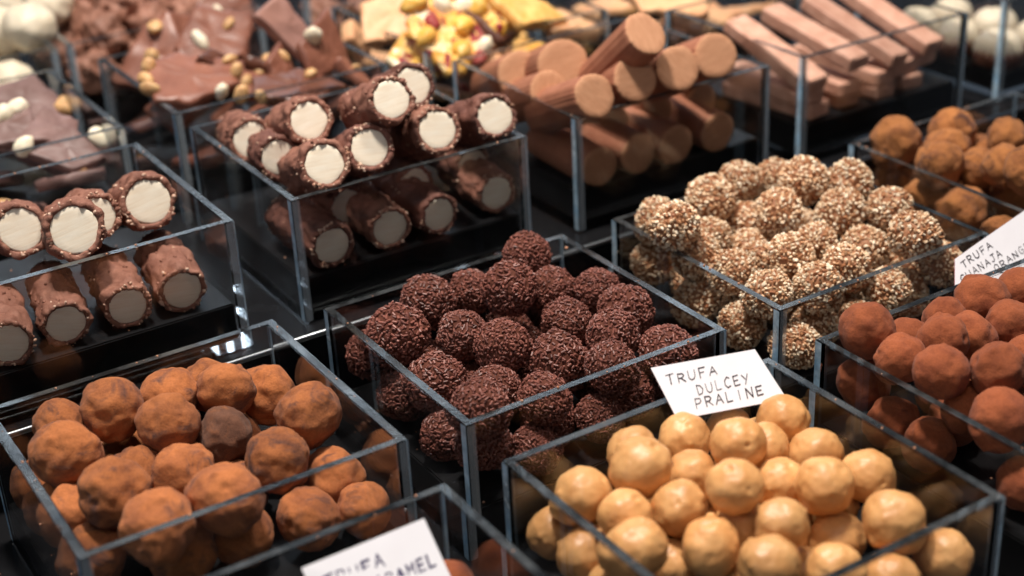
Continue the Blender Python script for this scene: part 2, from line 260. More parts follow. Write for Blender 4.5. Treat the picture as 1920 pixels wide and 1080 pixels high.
'B9': (3, [(0.6708,0.6432,0.0764,0.0156,0,0,5), (0.6979,0.6267,0.069,0.0145,0,1,5), (0.7201,0.6439,0.0709,0.0145,0,2,5), (0.7363,0.6304,0.0543,0.0133,0,3,5), (0.7347,0.6108,0.0718,0.0138,0,4,5), (0.6791,0.6438,0.0479,0.015,1,0,6), (0.6695,0.6058,0.0736,0.0142,1,1,6), (0.7104,0.6132,0.046,0.014,1,2,6), (0.6972,0.5996,0.0648,0.0136,1,3,6), (0.6928,0.5762,0.0755,0.0133,1,4,6), (0.6834,0.5524,0.0828,0.0141,1,5,6), (0.6725,0.6141,0.0468,0.0148,2,0,3), (0.6706,0.585,0.0487,0.0154,2,1,3), (0.7062,0.5773,0.052,0.0145,2,2,3), (0.7549,0.6135,0.0458,0.0138,-1,0,0), (0.7814,0.6371,0.0454,0.0134,-1,0,0), (0.7563,0.645,0.0458,0.0138,-1,0,0), (0.7076,0.6429,0.0458,0.0138,-1,0,0), (0.6927,0.5388,0.0466,0.0145,-1,0,0), (0.7293,0.5928,0.0467,0.0146,-1,0,0), (0.6686,0.551,0.0454,0.0134,-1,0,0)]),
'B15': (1, [(0.2343,0.457,0.043,0.0135,0,0,1)]),
'B9b': (0, []),
'CB3': [(0.3143, 0.7155, 0.083, 0.0135, 0.03, 0.99, -0.02), (0.3508, 0.7163, 0.083, 0.0135, 0.06, 0.99, 0.0), (0.3819, 0.715, 0.083, 0.013, -0.05, 0.99, 0.0), (0.4242, 0.7206, 0.083, 0.013, 0.05, 0.99, 0.0), (0.3413, 0.749, 0.0879, 0.013, 0.02, 1, 0), (0.3854, 0.749, 0.0895, 0.013, 0.0, 1, 0), (0.4257, 0.749, 0.0908, 0.013, -0.03, 1, 0), (0.3162, 0.7165, 0.13, 0.0145, 0.14, 0.9, -0.4), (0.3458, 0.7201, 0.131, 0.014, 0.16, 0.88, -0.42), (0.3889, 0.7203, 0.131, 0.0145, 0.1, 0.9, -0.38), (0.4254, 0.7176, 0.131, 0.014, 0.1, 0.9, -0.38), (0.3624, 0.7212, 0.155, 0.014, 0.08, 0.9, -0.4), (0.3888, 0.7461, 0.15, 0.014, 0.15, 0.9, -0.4), (0.3105, 0.8041, 0.119, 0.014, 0.2, 0.95, -0.25), (0.3113, 0.7679, 0.119, 0.013, 0.2, 0.95, -0.2), (0.3306, 0.7637, 0.138, 0.0142, 0.15, 0.9, -0.35)],
'CB0': [(0.1341, 0.7121, 0.083, 0.013, 0.15, 0.98, 0), (0.1639, 0.7154, 0.083, 0.013, 0.15, 0.98, 0.03), (0.1964, 0.7147, 0.083, 0.013, 0.1, 0.98, 0.03), (0.2262, 0.7147, 0.083, 0.0135, 0.12, 0.98, 0.03), (0.1608, 0.757, 0.121, 0.0148, 0.12, 0.92, -0.32), (0.1808, 0.7284, 0.1255, 0.016, 0.18, 0.9, -0.34), (0.1988, 0.749, 0.121, 0.013, 0.1, 0.92, -0.3), (0.2275, 0.75, 0.121, 0.0158, 0.12, 0.9, -0.34)],
'CB4': [(0.4972, 0.72, 0.0808, 0.0125, 0.05, 0.99, 0), (0.5266, 0.72, 0.082, 0.013, 0.0, 0.99, 0), (0.556, 0.72, 0.0807, 0.013, -0.03, 0.99, 0), (0.5893, 0.72, 0.0807, 0.013, 0.0, 0.99, 0), (0.5334, 0.754, 0.0887, 0.0125, 0.0, 0.99, 0), (0.5672, 0.754, 0.0896, 0.0125, 0.02, 0.99, 0), (0.6021, 0.754, 0.0887, 0.0125, 0.0, 0.99, 0), (0.4936, 0.7156, 0.128, 0.0135, -0.02, 0.9, -0.4), (0.5249, 0.7177, 0.131, 0.014, 0.1, 0.88, -0.42), (0.5564, 0.7167, 0.131, 0.0138, 0.22, 0.88, -0.42), (0.5893, 0.7208, 0.131, 0.014, 0.28, 0.88, -0.4), (0.5329, 0.7171, 0.158, 0.014, -0.08, 0.72, -0.66), (0.4941, 0.7997, 0.12, 0.0145, 0.2, 0.9, -0.4), (0.508, 0.7706, 0.13, 0.0165, 0.2, 0.9, -0.4), (0.4924, 0.7636, 0.118, 0.0135, 0.0, 0.9, -0.4)],
'bars': [(0.6601, 0.7845, 0.124, 0.6705, 0.7175, 0.0976), (0.6969, 0.7899, 0.124, 0.7068, 0.7175, 0.1042), (0.7288, 0.7743, 0.123, 0.7447, 0.7175, 0.0975), (0.7666, 0.7703, 0.121, 0.7761, 0.7175, 0.1006)],
'card6': [(0.366, 0.4922, 0.088), (0.4145, 0.4771, 0.088), (0.417, 0.4571, 0.07), (0.3661, 0.4728, 0.07)],
'card15': [(0.1748, 0.4606, 0.08), (0.2293, 0.4612, 0.08), (0.2303, 0.4377, 0.055), (0.1767, 0.4394, 0.055)],
'card8': [(0.577, 0.5067, 0.0746), (0.5935, 0.5089, 0.0771), (0.6645, 0.5177, 0.0869), (0.6543, 0.4925, 0.0589), (0.5624, 0.4911, 0.0574)],
'text8': [('TRUFA', 0.5795, 0.0701, 0.6061, 0.0739, 0.0038), ('GUANAJA', 0.5742, 0.0648, 0.6095, 0.0693, 0.0038), ('ORANGE', 0.5989, 0.0637, 0.6308, 0.0685, 0.0038)],
'P11': [(0.3217, 0.9238, 0.122), (0.3238, 1.0023, 0.122), (0.363, 0.987, 0.125), (0.407, 0.9673, 0.13), (0.4163, 0.922, 0.12), (0.4144, 1.0832, 0.115), (0.383, 0.896, 0.11), (0.3705, 0.9466, 0.105)],
'P12': [(0.2297, 0.9931, 0.108), (0.2281, 0.9307, 0.108), (0.2307, 0.9115, 0.1), (0.204, 0.9433, 0.112)],
'P14': [(0.4879, 0.9552, 0.124), (0.5005, 0.9005, 0.13), (0.5629, 0.8998, 0.126), (0.533, 0.8986, 0.12), (0.6004, 0.8993, 0.106), (0.468, 0.9783, 0.105), (0.4809, 0.9065, 0.108), (0.5152, 0.8918, 0.11)],
'P17': [(0.6552, 0.8635, 0.118), (0.6442, 0.8807, 0.118), (0.678, 0.8649, 0.112)],
'P10': [(0.8457, 0.7211, 0.087), (0.8266, 0.835, 0.087), (0.849, 0.7963, 0.087), (0.8374, 0.7536, 0.087), (0.8932, 0.7388, 0.087), (0.904, 0.7842, 0.087)],
'P5': [(0.2712, 1.1096, 0.125), (0.2576, 1.1346, 0.118), (0.2821, 1.2139, 0.118), (0.3017, 1.1638, 0.125), (0.3128, 1.1119, 0.12), (0.333, 1.0938, 0.12), (0.3539, 1.098, 0.125), (0.319, 1.1252, 0.13), (0.3895, 1.1166, 0.118), (0.4083, 1.1093, 0.118)],
}

# ---------------------------------------------------------------- the counter
bm = bmesh.new(); box_bm(bm, (-1.2, -.6, -.06), (2.2, .6975, 0)); 
tag(link('counter', mesh_of(bm, 'counter', ['black'], False)), kind='structure')
bm = bmesh.new(); box_bm(bm, (-1.2, .6980, -.06), (2.2, 3.2, .0434))
bmesh.ops.bevel(bm, geom=[e for e in bm.edges], offset=.0012, segments=2, affect='EDGES')
tag(link('counter_step', mesh_of(bm, 'counter_step', ['black'], False)), kind='structure')

bm = bmesh.new(); rings = []
for x in (-1.2, 2.2):
    rings.append([bm.verts.new((x, .6968 + .0013 * math.cos(a), .0425 + .0016 * math.sin(a))) for a in [i * math.pi / 8 for i in range(16)]])
for i in range(16): bm.faces.new((rings[0][i], rings[0][(i+1) % 16], rings[1][(i+1) % 16], rings[1][i]))
bmesh.ops.recalc_face_normals(bm, faces=bm.faces[:])
tag(link('counter_trim', mesh_of(bm, 'counter_trim', ['trim'])), kind='structure')

# ---------------------------------------------------------------- acrylic boxes
BW, BL, BH, TH = .15, .145, .0732, .0048
def tub_bm():
    bm = bmesh.new(); t = TH
    xs = [0, t, BW - t, BW]; ys = [0, t, BL - t, BL]
    V = {}
    def v(x, y, z):
        k = (round(x, 5), round(y, 5), round(z, 5))
        if k not in V: V[k] = bm.verts.new(k)
        return V[k]
    def f(*p, mi=0): fc = bm.faces.new([v(*q) for q in p]); fc.material_index = mi
    for i in range(3):
        for j in range(3):
            f((xs[i], ys[j], 0), (xs[i], ys[j+1], 0), (xs[i+1], ys[j+1], 0), (xs[i+1], ys[j], 0))
            if i == 1 and j == 1: f((xs[1], ys[1], t), (xs[2], ys[1], t), (xs[2], ys[2], t), (xs[1], ys[2], t))
            else: f((xs[i], ys[j], BH), (xs[i+1], ys[j], BH), (xs[i+1], ys[j+1], BH), (xs[i], ys[j+1], BH), mi=1)
    for i in range(3):
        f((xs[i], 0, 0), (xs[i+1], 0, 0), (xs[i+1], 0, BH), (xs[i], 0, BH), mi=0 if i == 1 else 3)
        f((xs[i+1], BL, 0), (xs[i], BL, 0), (xs[i], BL, BH), (xs[i+1], BL, BH))
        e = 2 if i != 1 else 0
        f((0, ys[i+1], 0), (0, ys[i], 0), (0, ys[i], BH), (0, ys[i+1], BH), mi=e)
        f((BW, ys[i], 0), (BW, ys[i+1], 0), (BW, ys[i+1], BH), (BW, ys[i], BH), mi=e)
    a, b, c, d = (xs[1], ys[1]), (xs[2], ys[1]), (xs[2], ys[2]), (xs[1], ys[2])
    for p, q in ((a, b), (b, c), (c, d), (d, a)): f((*q, t), (*p, t), (*p, BH), (*q, BH))
    bmesh.ops.recalc_face_normals(bm, faces=bm.faces[:])
    es = [e for e in bm.edges if len(e.link_faces) == 2 and e.calc_face_angle(0) > 1.0]
    bmesh.ops.bevel(bm, geom=es, offset=.0005, segments=2, affect='EDGES')
    return bm
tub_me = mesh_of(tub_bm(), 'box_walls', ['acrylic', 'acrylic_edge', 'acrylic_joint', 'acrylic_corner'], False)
T1, T2 = .0742, .1172
BX = {  # x, y, rim height, depth of the raised floor below the rim, label
 'B1': (.107, .525, T1, .050, 'clear acrylic box of rust-brown cocoa truffles, bottom left'),
 'B2': (.283, .519, T1, .048, 'clear acrylic box in the centre holding truffles coated in chocolate sprinkles'),
 'B6': (.281, .341, T1, .045, 'clear acrylic box of smooth caramel coloured truffles, white card on its back rim'),
 'B7': (.466, .518, T1, .048, 'clear acrylic box heaped with sesame coated truffles'),
 'B8': (.460, .341, T1, .045, 'clear acrylic box of red-brown cocoa truffles at the right edge with a pink card'),
 'B15': (.103, .341, T1, .050, 'foreground clear acrylic box at the bottom edge, blurred, with a white card inside'),
 'B9': (.650, .519, T1, .042, 'clear acrylic box of amber cocoa truffles at the right, behind the sesame ones'),
 'B0': (.107, .705, T2, .048, 'clear acrylic box at the left edge holding cut rolls, behind the rust-brown truffles'),
 'B3': (.291, .709, T2, .048, 'clear acrylic box piled with pale filled nutty rolls, behind the sprinkle truffles'),
 'B4': (.478, .714, T2, .048, 'clear acrylic box piled with plain brown chocolate logs'),
 'B5': (.653, .711, T2, .048, 'tall looking clear acrylic box of flat chocolate bars at the top right'),
 'B10': (.842, .713, T2, .055, 'clear acrylic box of white capped chocolates cut by the top right corner'),
 'B12': (.110, .880, T2, .048, 'clear acrylic box of purplish nut bark at the left edge'),
 'B11': (.292, .880, T2, .048, 'clear acrylic box of milk chocolate nut bark behind the pale filled rolls'),
 'B14': (.473, .884, T2, .048, 'clear acrylic box of yellow fruit bark at the top centre'),
 'B17': (.655, .884, T2, .048, 'clear acrylic box of peach coloured bark behind the chocolate logs'),
 'B20': (.128, 1.070, T2, .048, 'clear acrylic box of white chocolate balls in the top left corner'),
 'B19': (.285, 1.070, T2, .048, 'clear acrylic box of lumpy chocolate rocks at the top left'),
 'B21': (.467, 1.062, T2, .048, 'dark, hardly filled acrylic box behind the yellow fruit bark'),
}
rb = random.Random(5)
for k, (x, y, zr, fd, lab) in BX.items():
    z = zr - BH
    o = bpy.data.objects.new('acrylic_box', None); col.objects.link(o); o.location = (x, y, z + .0003); o.empty_display_size = .01
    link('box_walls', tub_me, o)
    tag(o, lab, 'box', 'clear acrylic boxes on the black counter')
    bm = bmesh.new(); h = zr - fd - z - .0003
    box_bm(bm, (TH + .0008, TH + .0008, TH + .0004), (BW - TH - .0008, BL - TH - .0008, h))
    bmesh.ops.bevel(bm, geom=bm.edges[:], offset=.0008, segments=2, affect='EDGES')
    link('raised_floor', mesh_of(bm, 'raised_floor', ['insert'], False), o)

# ---------------------------------------------------------------- round sweets
def lump_ball(seed, r, amp, lf, amp2=.0, hf=0, sub=5, facets=0, dents=0):
    rng = random.Random(seed); off = Vector((rng.uniform(0, 50), rng.uniform(0, 50), rng.uniform(0, 50)))
    bm = bmesh.new(); bmesh.ops.create_icosphere(bm, subdivisions=sub, radius=1)
    sx = Vector((rng.uniform(.94, 1.05), rng.uniform(.94, 1.05), rng.uniform(.93, 1.04)))
    fl = [(rrot(rng) @ Vector((0, 0, 1)), rng.uniform(.86, .94)) for _ in range(facets)]
    dn = [(rrot(rng) @ Vector((0, 0, 1)), rng.uniform(.12, .26), rng.uniform(-.10, .09)) for _ in range(dents)]
    for v in bm.verts:
        n = v.co.normalized(); d = 1 + amp * fbm(n + off, lf, 3)
        if hf: d += amp2 * fbm(n * hf + off, 1, 4)
        for a, c in fl:
            q = n.dot(a)
            if q * d > c: d = d + (c / q - d) * .8
        for a, wd, dp in dn:
            q = (n - a).length
            if q < wd: d += dp * (1 - (q / wd) ** 2) ** 2
        v.co = Vector((n.x * sx.x, n.y * sx.y, n.z * sx.z)) * d * r
    return bm
RB = .014
ballmesh = {}
for kind, mt in (('cocoa', 'cocoa'), ('cocoa_dark', 'cocoa_dark'), ('cocoa_red', 'cocoa_red'), ('cocoa_amber', 'cocoa_amber')):
    ballmesh[kind] = [mesh_of(lump_ball(100 + i, RB, .13 if kind != 'cocoa_red' else .10, 1.3, .012, 3.0, 5, 1, 7), 'cocoa_truffle', [mt]) for i in range(8 if kind != 'cocoa_dark' else 1)]
ballmesh['caramel'] = [mesh_of(lump_ball(300 + i, RB, .085, 1.2, .008, 3.5, 5, 0, 9), 'caramel_truffle', ['caramel']) for i in range(8)]

def add_cap(bm, c, ax, L, r, mi, seg=6):
    """a short rounded rod, for sprinkles"""
    ax = ax.normalized(); t = ax.orthogonal().normalized(); b = ax.cross(t)
    rings = []
    for s, rr in ((-.5, .55), (-.38, 1), (.38, 1), (.5, .55)):
        rings.append([bm.verts.new(c + ax * (s * L) + (t * math.cos(a) + b * math.sin(a)) * r * rr) for a in [k * 2 * math.pi / seg for k in range(seg)]])
    for p, q in zip(rings, rings[1:]):
        for k in range(seg):
            f = bm.faces.new((p[k], p[(k+1) % seg], q[(k+1) % seg], q[k])); f.material_index = mi
    for rg, rev in ((rings[0], True), (rings[-1], False)):
        f = bm.faces.new(rg[::-1] if rev else rg); f.material_index = mi
def sprinkle_mesh(seed):
    rng = random.Random(seed); bm = lump_ball(seed, RB * .925, .10, 1.6, .02, 5, 4)
    base = [v.co.copy() for v in bm.verts]
    N = 620
    for i in range(N):
        zz = 1 - 2 * (i + .5) / N; ph = i * 2.39996 + rng.uniform(-.1, .1); rr = math.sqrt(1 - zz * zz)
        n = Vector((rr * math.cos(ph), rr * math.sin(ph), zz)); n = (n + Vector([rng.gauss(0, .03) for _ in range(3)])).normalized()
        p = base[min(range(0, len(base), 7), key=lambda j: -base[j].normalized().dot(n))] if False else None
        d = RB * .925 * (1 + .10 * fbm(n + Vector((0, 0, 0)), 1.6, 3) * 0)
        hit = tree.find(n)[0] if False else None
        # follow the lumpy core
        best = kd[seed].find(n * 1.0)[1] if seed in kd else 0
        L = base[best].length
        t = n.orthogonal().normalized(); t = Matrix.Rotation(rng.uniform(0, 6.28), 3, n) @ t
        ax = (t + n * rng.gauss(0, .30)).normalized()
        add_cap(bm, n * (L + rng.uniform(-.0001, .0006)), ax, rng.uniform(.0018, .0028), rng.uniform(.00052, .00062), 1)
    return bm
from mathutils import kdtree
kd = {}
def prep(seed, r, *a):
    b = lump_ball(seed, r, *a); b.verts.ensure_lookup_table(); k = kdtree.KDTree(len(b.verts))
    for i, v in enumerate(b.verts): k.insert(v.co.normalized(), i)
    k.balance(); b.free(); kd[seed] = k
for s in range(400, 405): prep(s, RB * .925, .10, 1.6, .02, 5, 4)
ballmesh['sprinkle'] = [mesh_of(sprinkle_mesh(s), 'sprinkle_truffle', ['choc_core', 'sprinkle'], False) for s in range(400, 405)]
def sesame_mesh(seed):
    rng = random.Random(seed); bm = lump_ball(seed, RB * .90, .11, 1.8, .03, 5, 4)
    bm.verts.ensure_lookup_table(); base = [v.co.copy() for v in bm.verts]
    ico = bmesh.new(); bmesh.ops.create_icosphere(ico, subdivisions=1, radius=1); ico.verts.ensure_lookup_table()
    iv = [v.co.copy() for v in ico.verts]; ifc = [[v.index for v in f.verts] for f in ico.faces]; ico.free()
    N = 520
    for i in range(N):
        zz = 1 - 2 * (i + .5) / N; ph = i * 2.39996; rr = math.sqrt(1 - zz * zz)
        n = Vector((rr * math.cos(ph), rr * math.sin(ph), zz)); n = (n + Vector([rng.gauss(0, .045) for _ in range(3)])).normalized()
        if rng.random() < .04: continue
        L = base[kd[seed].find(n)[1]].length
        s = rng.uniform(.00075, .00125); m = rrot(rng).to_3x3()
        sc3 = Vector((s * 1.35, s * .95, s * .7))
        vs_ = [bm.verts.new(m @ Vector((p.x * sc3.x, p.y * sc3.y, p.z * sc3.z)) + n * (L + rng.uniform(0, .0009))) for p in iv]
        for f in ifc:
            q = bm.faces.new([vs_[j] for j in f]); q.material_index = 1
    return bm
for s in range(500, 505): prep(s, RB * .90, .11, 1.8, .03, 5, 4)
ballmesh['sesame'] = [mesh_of(sesame_mesh(s), 'sesame_truffle', ['sesame_core', 'sesame'], False) for s in range(500, 505)]

ORD = ['first', 'second', 'third', 'fourth', 'fifth', 'sixth', 'seventh', 'eighth', 'ninth', 'tenth', 'eleventh', 'twelfth']
def fill(key, kind, name, desc, where, group, buried):
    nr, L = D[key]; rng = random.Random(hash(key) % 1000 if False else sum(map(ord, key)))
    for i, (x, y, z, r, row, idx, n) in enumerate(L):
        kk = kind; dd = desc
        if key == 'B1' and abs(x - DARK[0]) < .004 and abs(y - DARK[1]) < .004: kk = 'cocoa_dark'; dd = 'dark brown truffle'
        o = link(name, rng.choice(ballmesh[kk])); s = r / RB
        o.matrix_world = Matrix.Translation((x, y, z)) @ rrot(rng) @ Matrix.Scale(s, 4)
        if row < 0: lab = buried
        else:
            if n == 1: a = 'alone'
            elif idx == 0: a = 'leftmost'
            elif idx == n - 1: a = 'rightmost'
            else: a = ORD[idx] + ' from left'
            b = 'back row' if row == 0 else ('front row' if row == nr - 1 else ORD[row] + ' row from the back')
            lab = '%s, %s in the %s, %s' % (dd, a, b, where)
        tag(o, lab, 'truffle', group)
DARK = (0.201, 0.605)
fill('B1', 'cocoa', 'cocoa_truffle', 'rust-brown truffle', 'bottom left box', 'rust-brown cocoa truffles in the bottom left box', 'rust-brown cocoa truffle buried low in the bottom left pile')
fill('B2', 'sprinkle', 'sprinkle_truffle', 'sprinkle truffle', 'centre box', 'sprinkle coated truffles in the centre box', 'sprinkle truffle buried low in the centre box pile')
fill('B7', 'sesame', 'sesame_truffle', 'sesame truffle', 'sesame box', 'sesame coated truffles', 'sesame truffle buried low in the sesame pile')
fill('B6', 'caramel', 'caramel_truffle', 'caramel truffle', 'bottom right box', 'smooth caramel truffles in the bottom right box', 'caramel truffle buried low in the bottom right pile')
fill('B8', 'cocoa_red', 'cocoa_truffle', 'red-brown truffle', 'right edge box', 'red-brown cocoa truffles at the right edge', 'red-brown truffle buried low in the right edge pile')
fill('B9', 'cocoa_amber', 'cocoa_truffle', 'amber cocoa truffle', 'upper right box', 'amber cocoa truffles behind the sesame box', 'amber cocoa truffle buried low in the upper right pile')
fill('B15', 'cocoa_red', 'cocoa_truffle', 'red-brown truffle', 'foreground card box', 'red-brown truffles in the blurred foreground box', 'red-brown truffle low in the blurred foreground box')

# ---------------------------------------------------------------- rolls and logs
def ring_surface(bm, rings, mi):
    for p, q in zip(rings, rings[1:]):
        n = len(p)
        for k in range(n):
            f = bm.faces.new((p[k], p[(k+1) % n], q[(k+1) % n], q[k])); f.material_index = mi
def roll_meshes(seed, R, L, mt):
    rng = random.Random(seed); off = Vector((rng.uniform(0, 50), 3, rng.uniform(0, 50)))
    bm = bmesh.new(); n = 72; rings = []
    def P(a, y, r): return Vector((math.cos(a) * r, y, math.sin(a) * r))
    def ring(y, rf, jit): 
        out = []
        for k in range(n):
            a = 2 * math.pi * k / n; p = P(a, y * L, R)
            r = R * rf + R * jit * 1.5 * fbm(p + off, 130, 4) + R * .05 * fbm(p + off, 45, 2) * (rf > .8); yy = y * L
            if jit and 0 < y < .05: pass
            out.append(bm.verts.new(P(a, yy + (R * .10 * fbm(p + off, 380, 3) if y < .02 or y > .98 else 0), r)))
        return out
    prof = [(.08, .775, .03), (.012, .785, .05), (0, .84, .05), (0, .95, .07), (.015, 1, .10)] + [(i / 26, 1, .12) for i in range(1, 26)] + [(.985, 1, .10), (1, .95, .07), (1, .84, .05), (.988, .785, .05), (.92, .775, .03)]
    rings = [ring(*p) for p in prof]; ring_surface(bm, rings, 0)
    bmesh.ops.recalc_face_normals(bm, faces=bm.faces[:])
    ico = bmesh.new(); bmesh.ops.create_icosphere(ico, subdivisions=1, radius=1)
    iv = [v.co.copy() for v in ico.verts]; ifc = [[v.index for v in f.verts] for f in ico.faces]; ico.free()
    for i in range(190):
        a = rng.uniform(0, 6.283); end = rng.random() < .62
        if end: p = P(a + .25 * math.sin(a * 3 + seed), rng.choice((.0006, L - .0006)) , R * rng.choice((rng.uniform(.82, .94), rng.uniform(.90, 1.0)))); s = rng.uniform(.0003, .0012)
        else: p = P(a, rng.uniform(.02, .98) * L, R * .985); s = rng.uniform(.0006, .0014)
        m = rrot(rng).to_3x3(); e = Vector((s * rng.uniform(.6, 1.5), s * rng.uniform(.6, 1.5), s * rng.uniform(.5, 1)))
        lowmi = 1 if (rng.random() < (.72 if end else .22)) else 0
        vv = [bm.verts.new(m @ Vector((q.x * e.x, q.y * e.y, q.z * e.z)) + p) for q in iv]
        for f in ifc: bm.faces.new([vv[j] for j in f]).material_index = lowmi
    shell = mesh_of(bm, 'filled_roll', [mt, 'granule'])
    bm = bmesh.new(); rings = []
    for y, rf in ((0, .02), (0, .3), (0, .55), (0, .74), (.004, .79), (.5, .79), (.996, .79), (1, .74), (1, .55), (1, .3), (1, .02)):
        yy = .0006 + y * (L - .0012); row = []
        for k in range(48):
            a = 2 * math.pi * k / 48; p = P(a, yy, R * rf * (1 + (.06 * fbm(P(a, yy, R) + off, 100, 3) if rf > .7 else 0)))
            p.y += .00008 * fbm(p + off, 180, 3); row.append(bm.verts.new(p))
        rings.append(row)
    ring_surface(bm, rings, 0)
    bm.faces.new(rings[0][::-1]); bm.faces.new(rings[-1]); bmesh.ops.recalc_face_normals(bm, faces=bm.faces[:])
    return shell, mesh_of(bm, 'filling', ['filling'])
RR = .014
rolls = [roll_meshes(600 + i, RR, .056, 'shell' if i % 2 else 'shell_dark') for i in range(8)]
rolls_light = [roll_meshes(650 + i, RR, .052, 'shell') for i in range(4)]
def log_mesh(seed, R, L):
    rng = random.Random(seed); off = Vector((rng.uniform(0, 50), 3, 9)); n = 120; bm = bmesh.new(); rings = []
    for y, rf in [(0, .01), (0, .35), (0, .7), (0, .93), (.012, 1.0)] + [(i / 14, 1) for i in range(1, 14)] + [(.988, 1.0), (1, .93), (1, .6), (1, .01)]:
        row = []
        for k in range(n):
            a = 2 * math.pi * k / n; c = Vector((math.cos(a), 0, math.sin(a)))
            rr = R * rf * (1 + (.035 * fbm(c * 9 + off, 1, 3) + .05 * fbm(c + off, 1.3, 2) + .012 * fbm(c * 3 + Vector((0, y * 5, 0)) + off, 1, 2)) * (1 if rf > .5 else 0))
            p = c * rr; p.y = y * L + (.00015 * fbm(p + off, 150, 3) if rf < .99 else 0); row.append(bm.verts.new(p))
        rings.append(row)
    for i, (p, q) in enumerate(zip(rings, rings[1:])):
        mi = 1 if i < 4 or i >= len(rings) - 4 else 0
        for k in range(n): bm.faces.new((p[k], p[(k+1) % n], q[(k+1) % n], q[k])).material_index = mi
    bmesh.ops.recalc_face_normals(bm, faces=bm.faces[:])
    return mesh_of(bm, 'chocolate_log', ['log', 'log_end'])
logs = [log_mesh(700 + i, RR, .062) for i in range(6)]
def axis_matrix(p, d, roll, s):
    y = Vector(d).normalized(); x = y.cross(Vector((0, 0, 1))).normalized(); z = x.cross(y)
    return Matrix.Translation(p) @ Matrix((x, y, z)).transposed().to_4x4() @ Matrix.Rotation(roll, 4, 'Y') @ Matrix.Diagonal((s, 1, s, 1))
rt = random.Random(11)
def place_roll(key, i, q, meshes, label, group):
    sh, fi = meshes
    o = bpy.data.objects.new('filled_roll', None); col.objects.link(o); o.empty_display_size = .01; link('chocolate_coat', sh, o); o.matrix_world = axis_matrix(q[:3], q[4:7], rt.uniform(-.25, .25), q[3] / RR * .95)
    tag(o, label, 'roll', group); link('filling', fi, o)
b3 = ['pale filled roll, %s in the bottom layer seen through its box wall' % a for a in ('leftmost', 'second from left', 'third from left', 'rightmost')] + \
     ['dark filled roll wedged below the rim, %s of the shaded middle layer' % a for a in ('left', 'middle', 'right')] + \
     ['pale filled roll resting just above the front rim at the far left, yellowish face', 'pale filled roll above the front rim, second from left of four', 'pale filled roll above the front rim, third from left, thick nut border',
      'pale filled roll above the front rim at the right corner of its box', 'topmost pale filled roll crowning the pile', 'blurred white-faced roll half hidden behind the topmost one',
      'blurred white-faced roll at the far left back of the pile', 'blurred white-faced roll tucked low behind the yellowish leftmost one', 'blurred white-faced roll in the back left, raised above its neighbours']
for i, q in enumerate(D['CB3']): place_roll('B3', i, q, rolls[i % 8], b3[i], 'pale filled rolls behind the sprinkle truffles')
b0 = ['filled roll, %s in the bottom layer of the left edge box' % a for a in ('leftmost, cut by the frame', 'second from left', 'third from left', 'rightmost, yellowish end')] + \
     ['large filled roll on top at the left frame edge', 'largest pale-faced roll on top, middle, touching the rim', 'filled roll mostly hidden behind the largest one', 'pale-faced roll on top at the right, near the box corner']
for i, q in enumerate(D['CB0']): place_roll('B0', i, q, rolls_light[i % 4], b0[i], 'filled rolls in the left edge box')
b4 = ['chocolate log, %s in the shaded bottom layer' % a for a in ('leftmost', 'second from left', 'third from left', 'rightmost')] + ['chocolate log, %s of the hidden middle layer' % a for a in ('left', 'centre', 'right')] + \
     ['round chocolate log at the front left corner above the rim', 'round chocolate log above the rim, second from left', 'round chocolate log above the rim, third from left', 'chocolate log above the rim at the right corner, flattened side',
      'topmost chocolate log, leaning with its end raised', 'blurred log end at the far left back', 'blurred large log end behind the front left logs', 'blurred log lying between the back and the front left log']
for i, q in enumerate(D['CB4']):
    o = link('chocolate_log', logs[i % 6]); o.matrix_world = axis_matrix(q[:3], q[4:7], rt.uniform(-3, 3), q[3] / RR); tag(o, b4[i], 'chocolate log', 'chocolate logs in their box')

# ---------------------------------------------------------------- flat bars
def bar_mesh(seed, W, L, H):
    rng = random.Random(seed); off = Vector((rng.uniform(0, 50), 3, 9)); bm = bmesh.new()
    box_bm(bm, (-W/2, -L/2, -H/2), (W/2, L/2, H/2)); bmesh.ops.recalc_face_normals(bm, faces=bm.faces[:])
    bmesh.ops.bevel(bm, geom=bm.edges[:], offset=.0007, segments=2, affect='EDGES')
    bmesh.ops.subdivide_edges(bm, edges=[e for e in bm.edges if e.calc_length() > .003], cuts=10, use_grid_fill=True)
    bmesh.ops.subdivide_edges(bm, edges=[e for e in bm.edges if e.calc_length() > .0028], cuts=2, use_grid_fill=True)
    for v in bm.verts:
        p = v.co.copy(); n = Vector((fbm(p + off, 70, 3), fbm(p + off + Vector((9, 0, 0)), 70, 3), fbm(p + off + Vector((0, 9, 0)), 90, 3)))
        v.co += n * .0005; v.co.x += .0006 * noise.noise(Vector((p.x * 40, 0, p.z * 60)) * 14)
        v.co.z += .0005 * math.sin(p.y * 45 + seed)
    bmesh.ops.recalc_face_normals(bm, faces=bm.faces[:])
    return mesh_of(bm, 'chocolate_bar', ['bar'])
bars = [bar_mesh(800 + i, .0190, .078, .0100) for i in range(5)]
def place_bar(i, c, d, roll, label, s=1.0):
    y = Vector(d).normalized(); x = y.cross(Vector((0, 0, 1))).normalized(); z = x.cross(y)
    o = link('chocolate_bar', bars[i % 5]); o.matrix_world = Matrix.Translation(c) @ Matrix((x, y, z)).transposed().to_4x4() @ Matrix.Rotation(roll, 4, 'Y') @ Matrix.Diagonal((1, s, 1, 1))
    tag(o, label, 'chocolate bar', 'flat chocolate bars in the top right box')
bl = ['leftmost top bar, tilted down to the front corner', 'second top bar from the left', 'third top bar from the left', 'rightmost top bar, nearest the right corner']
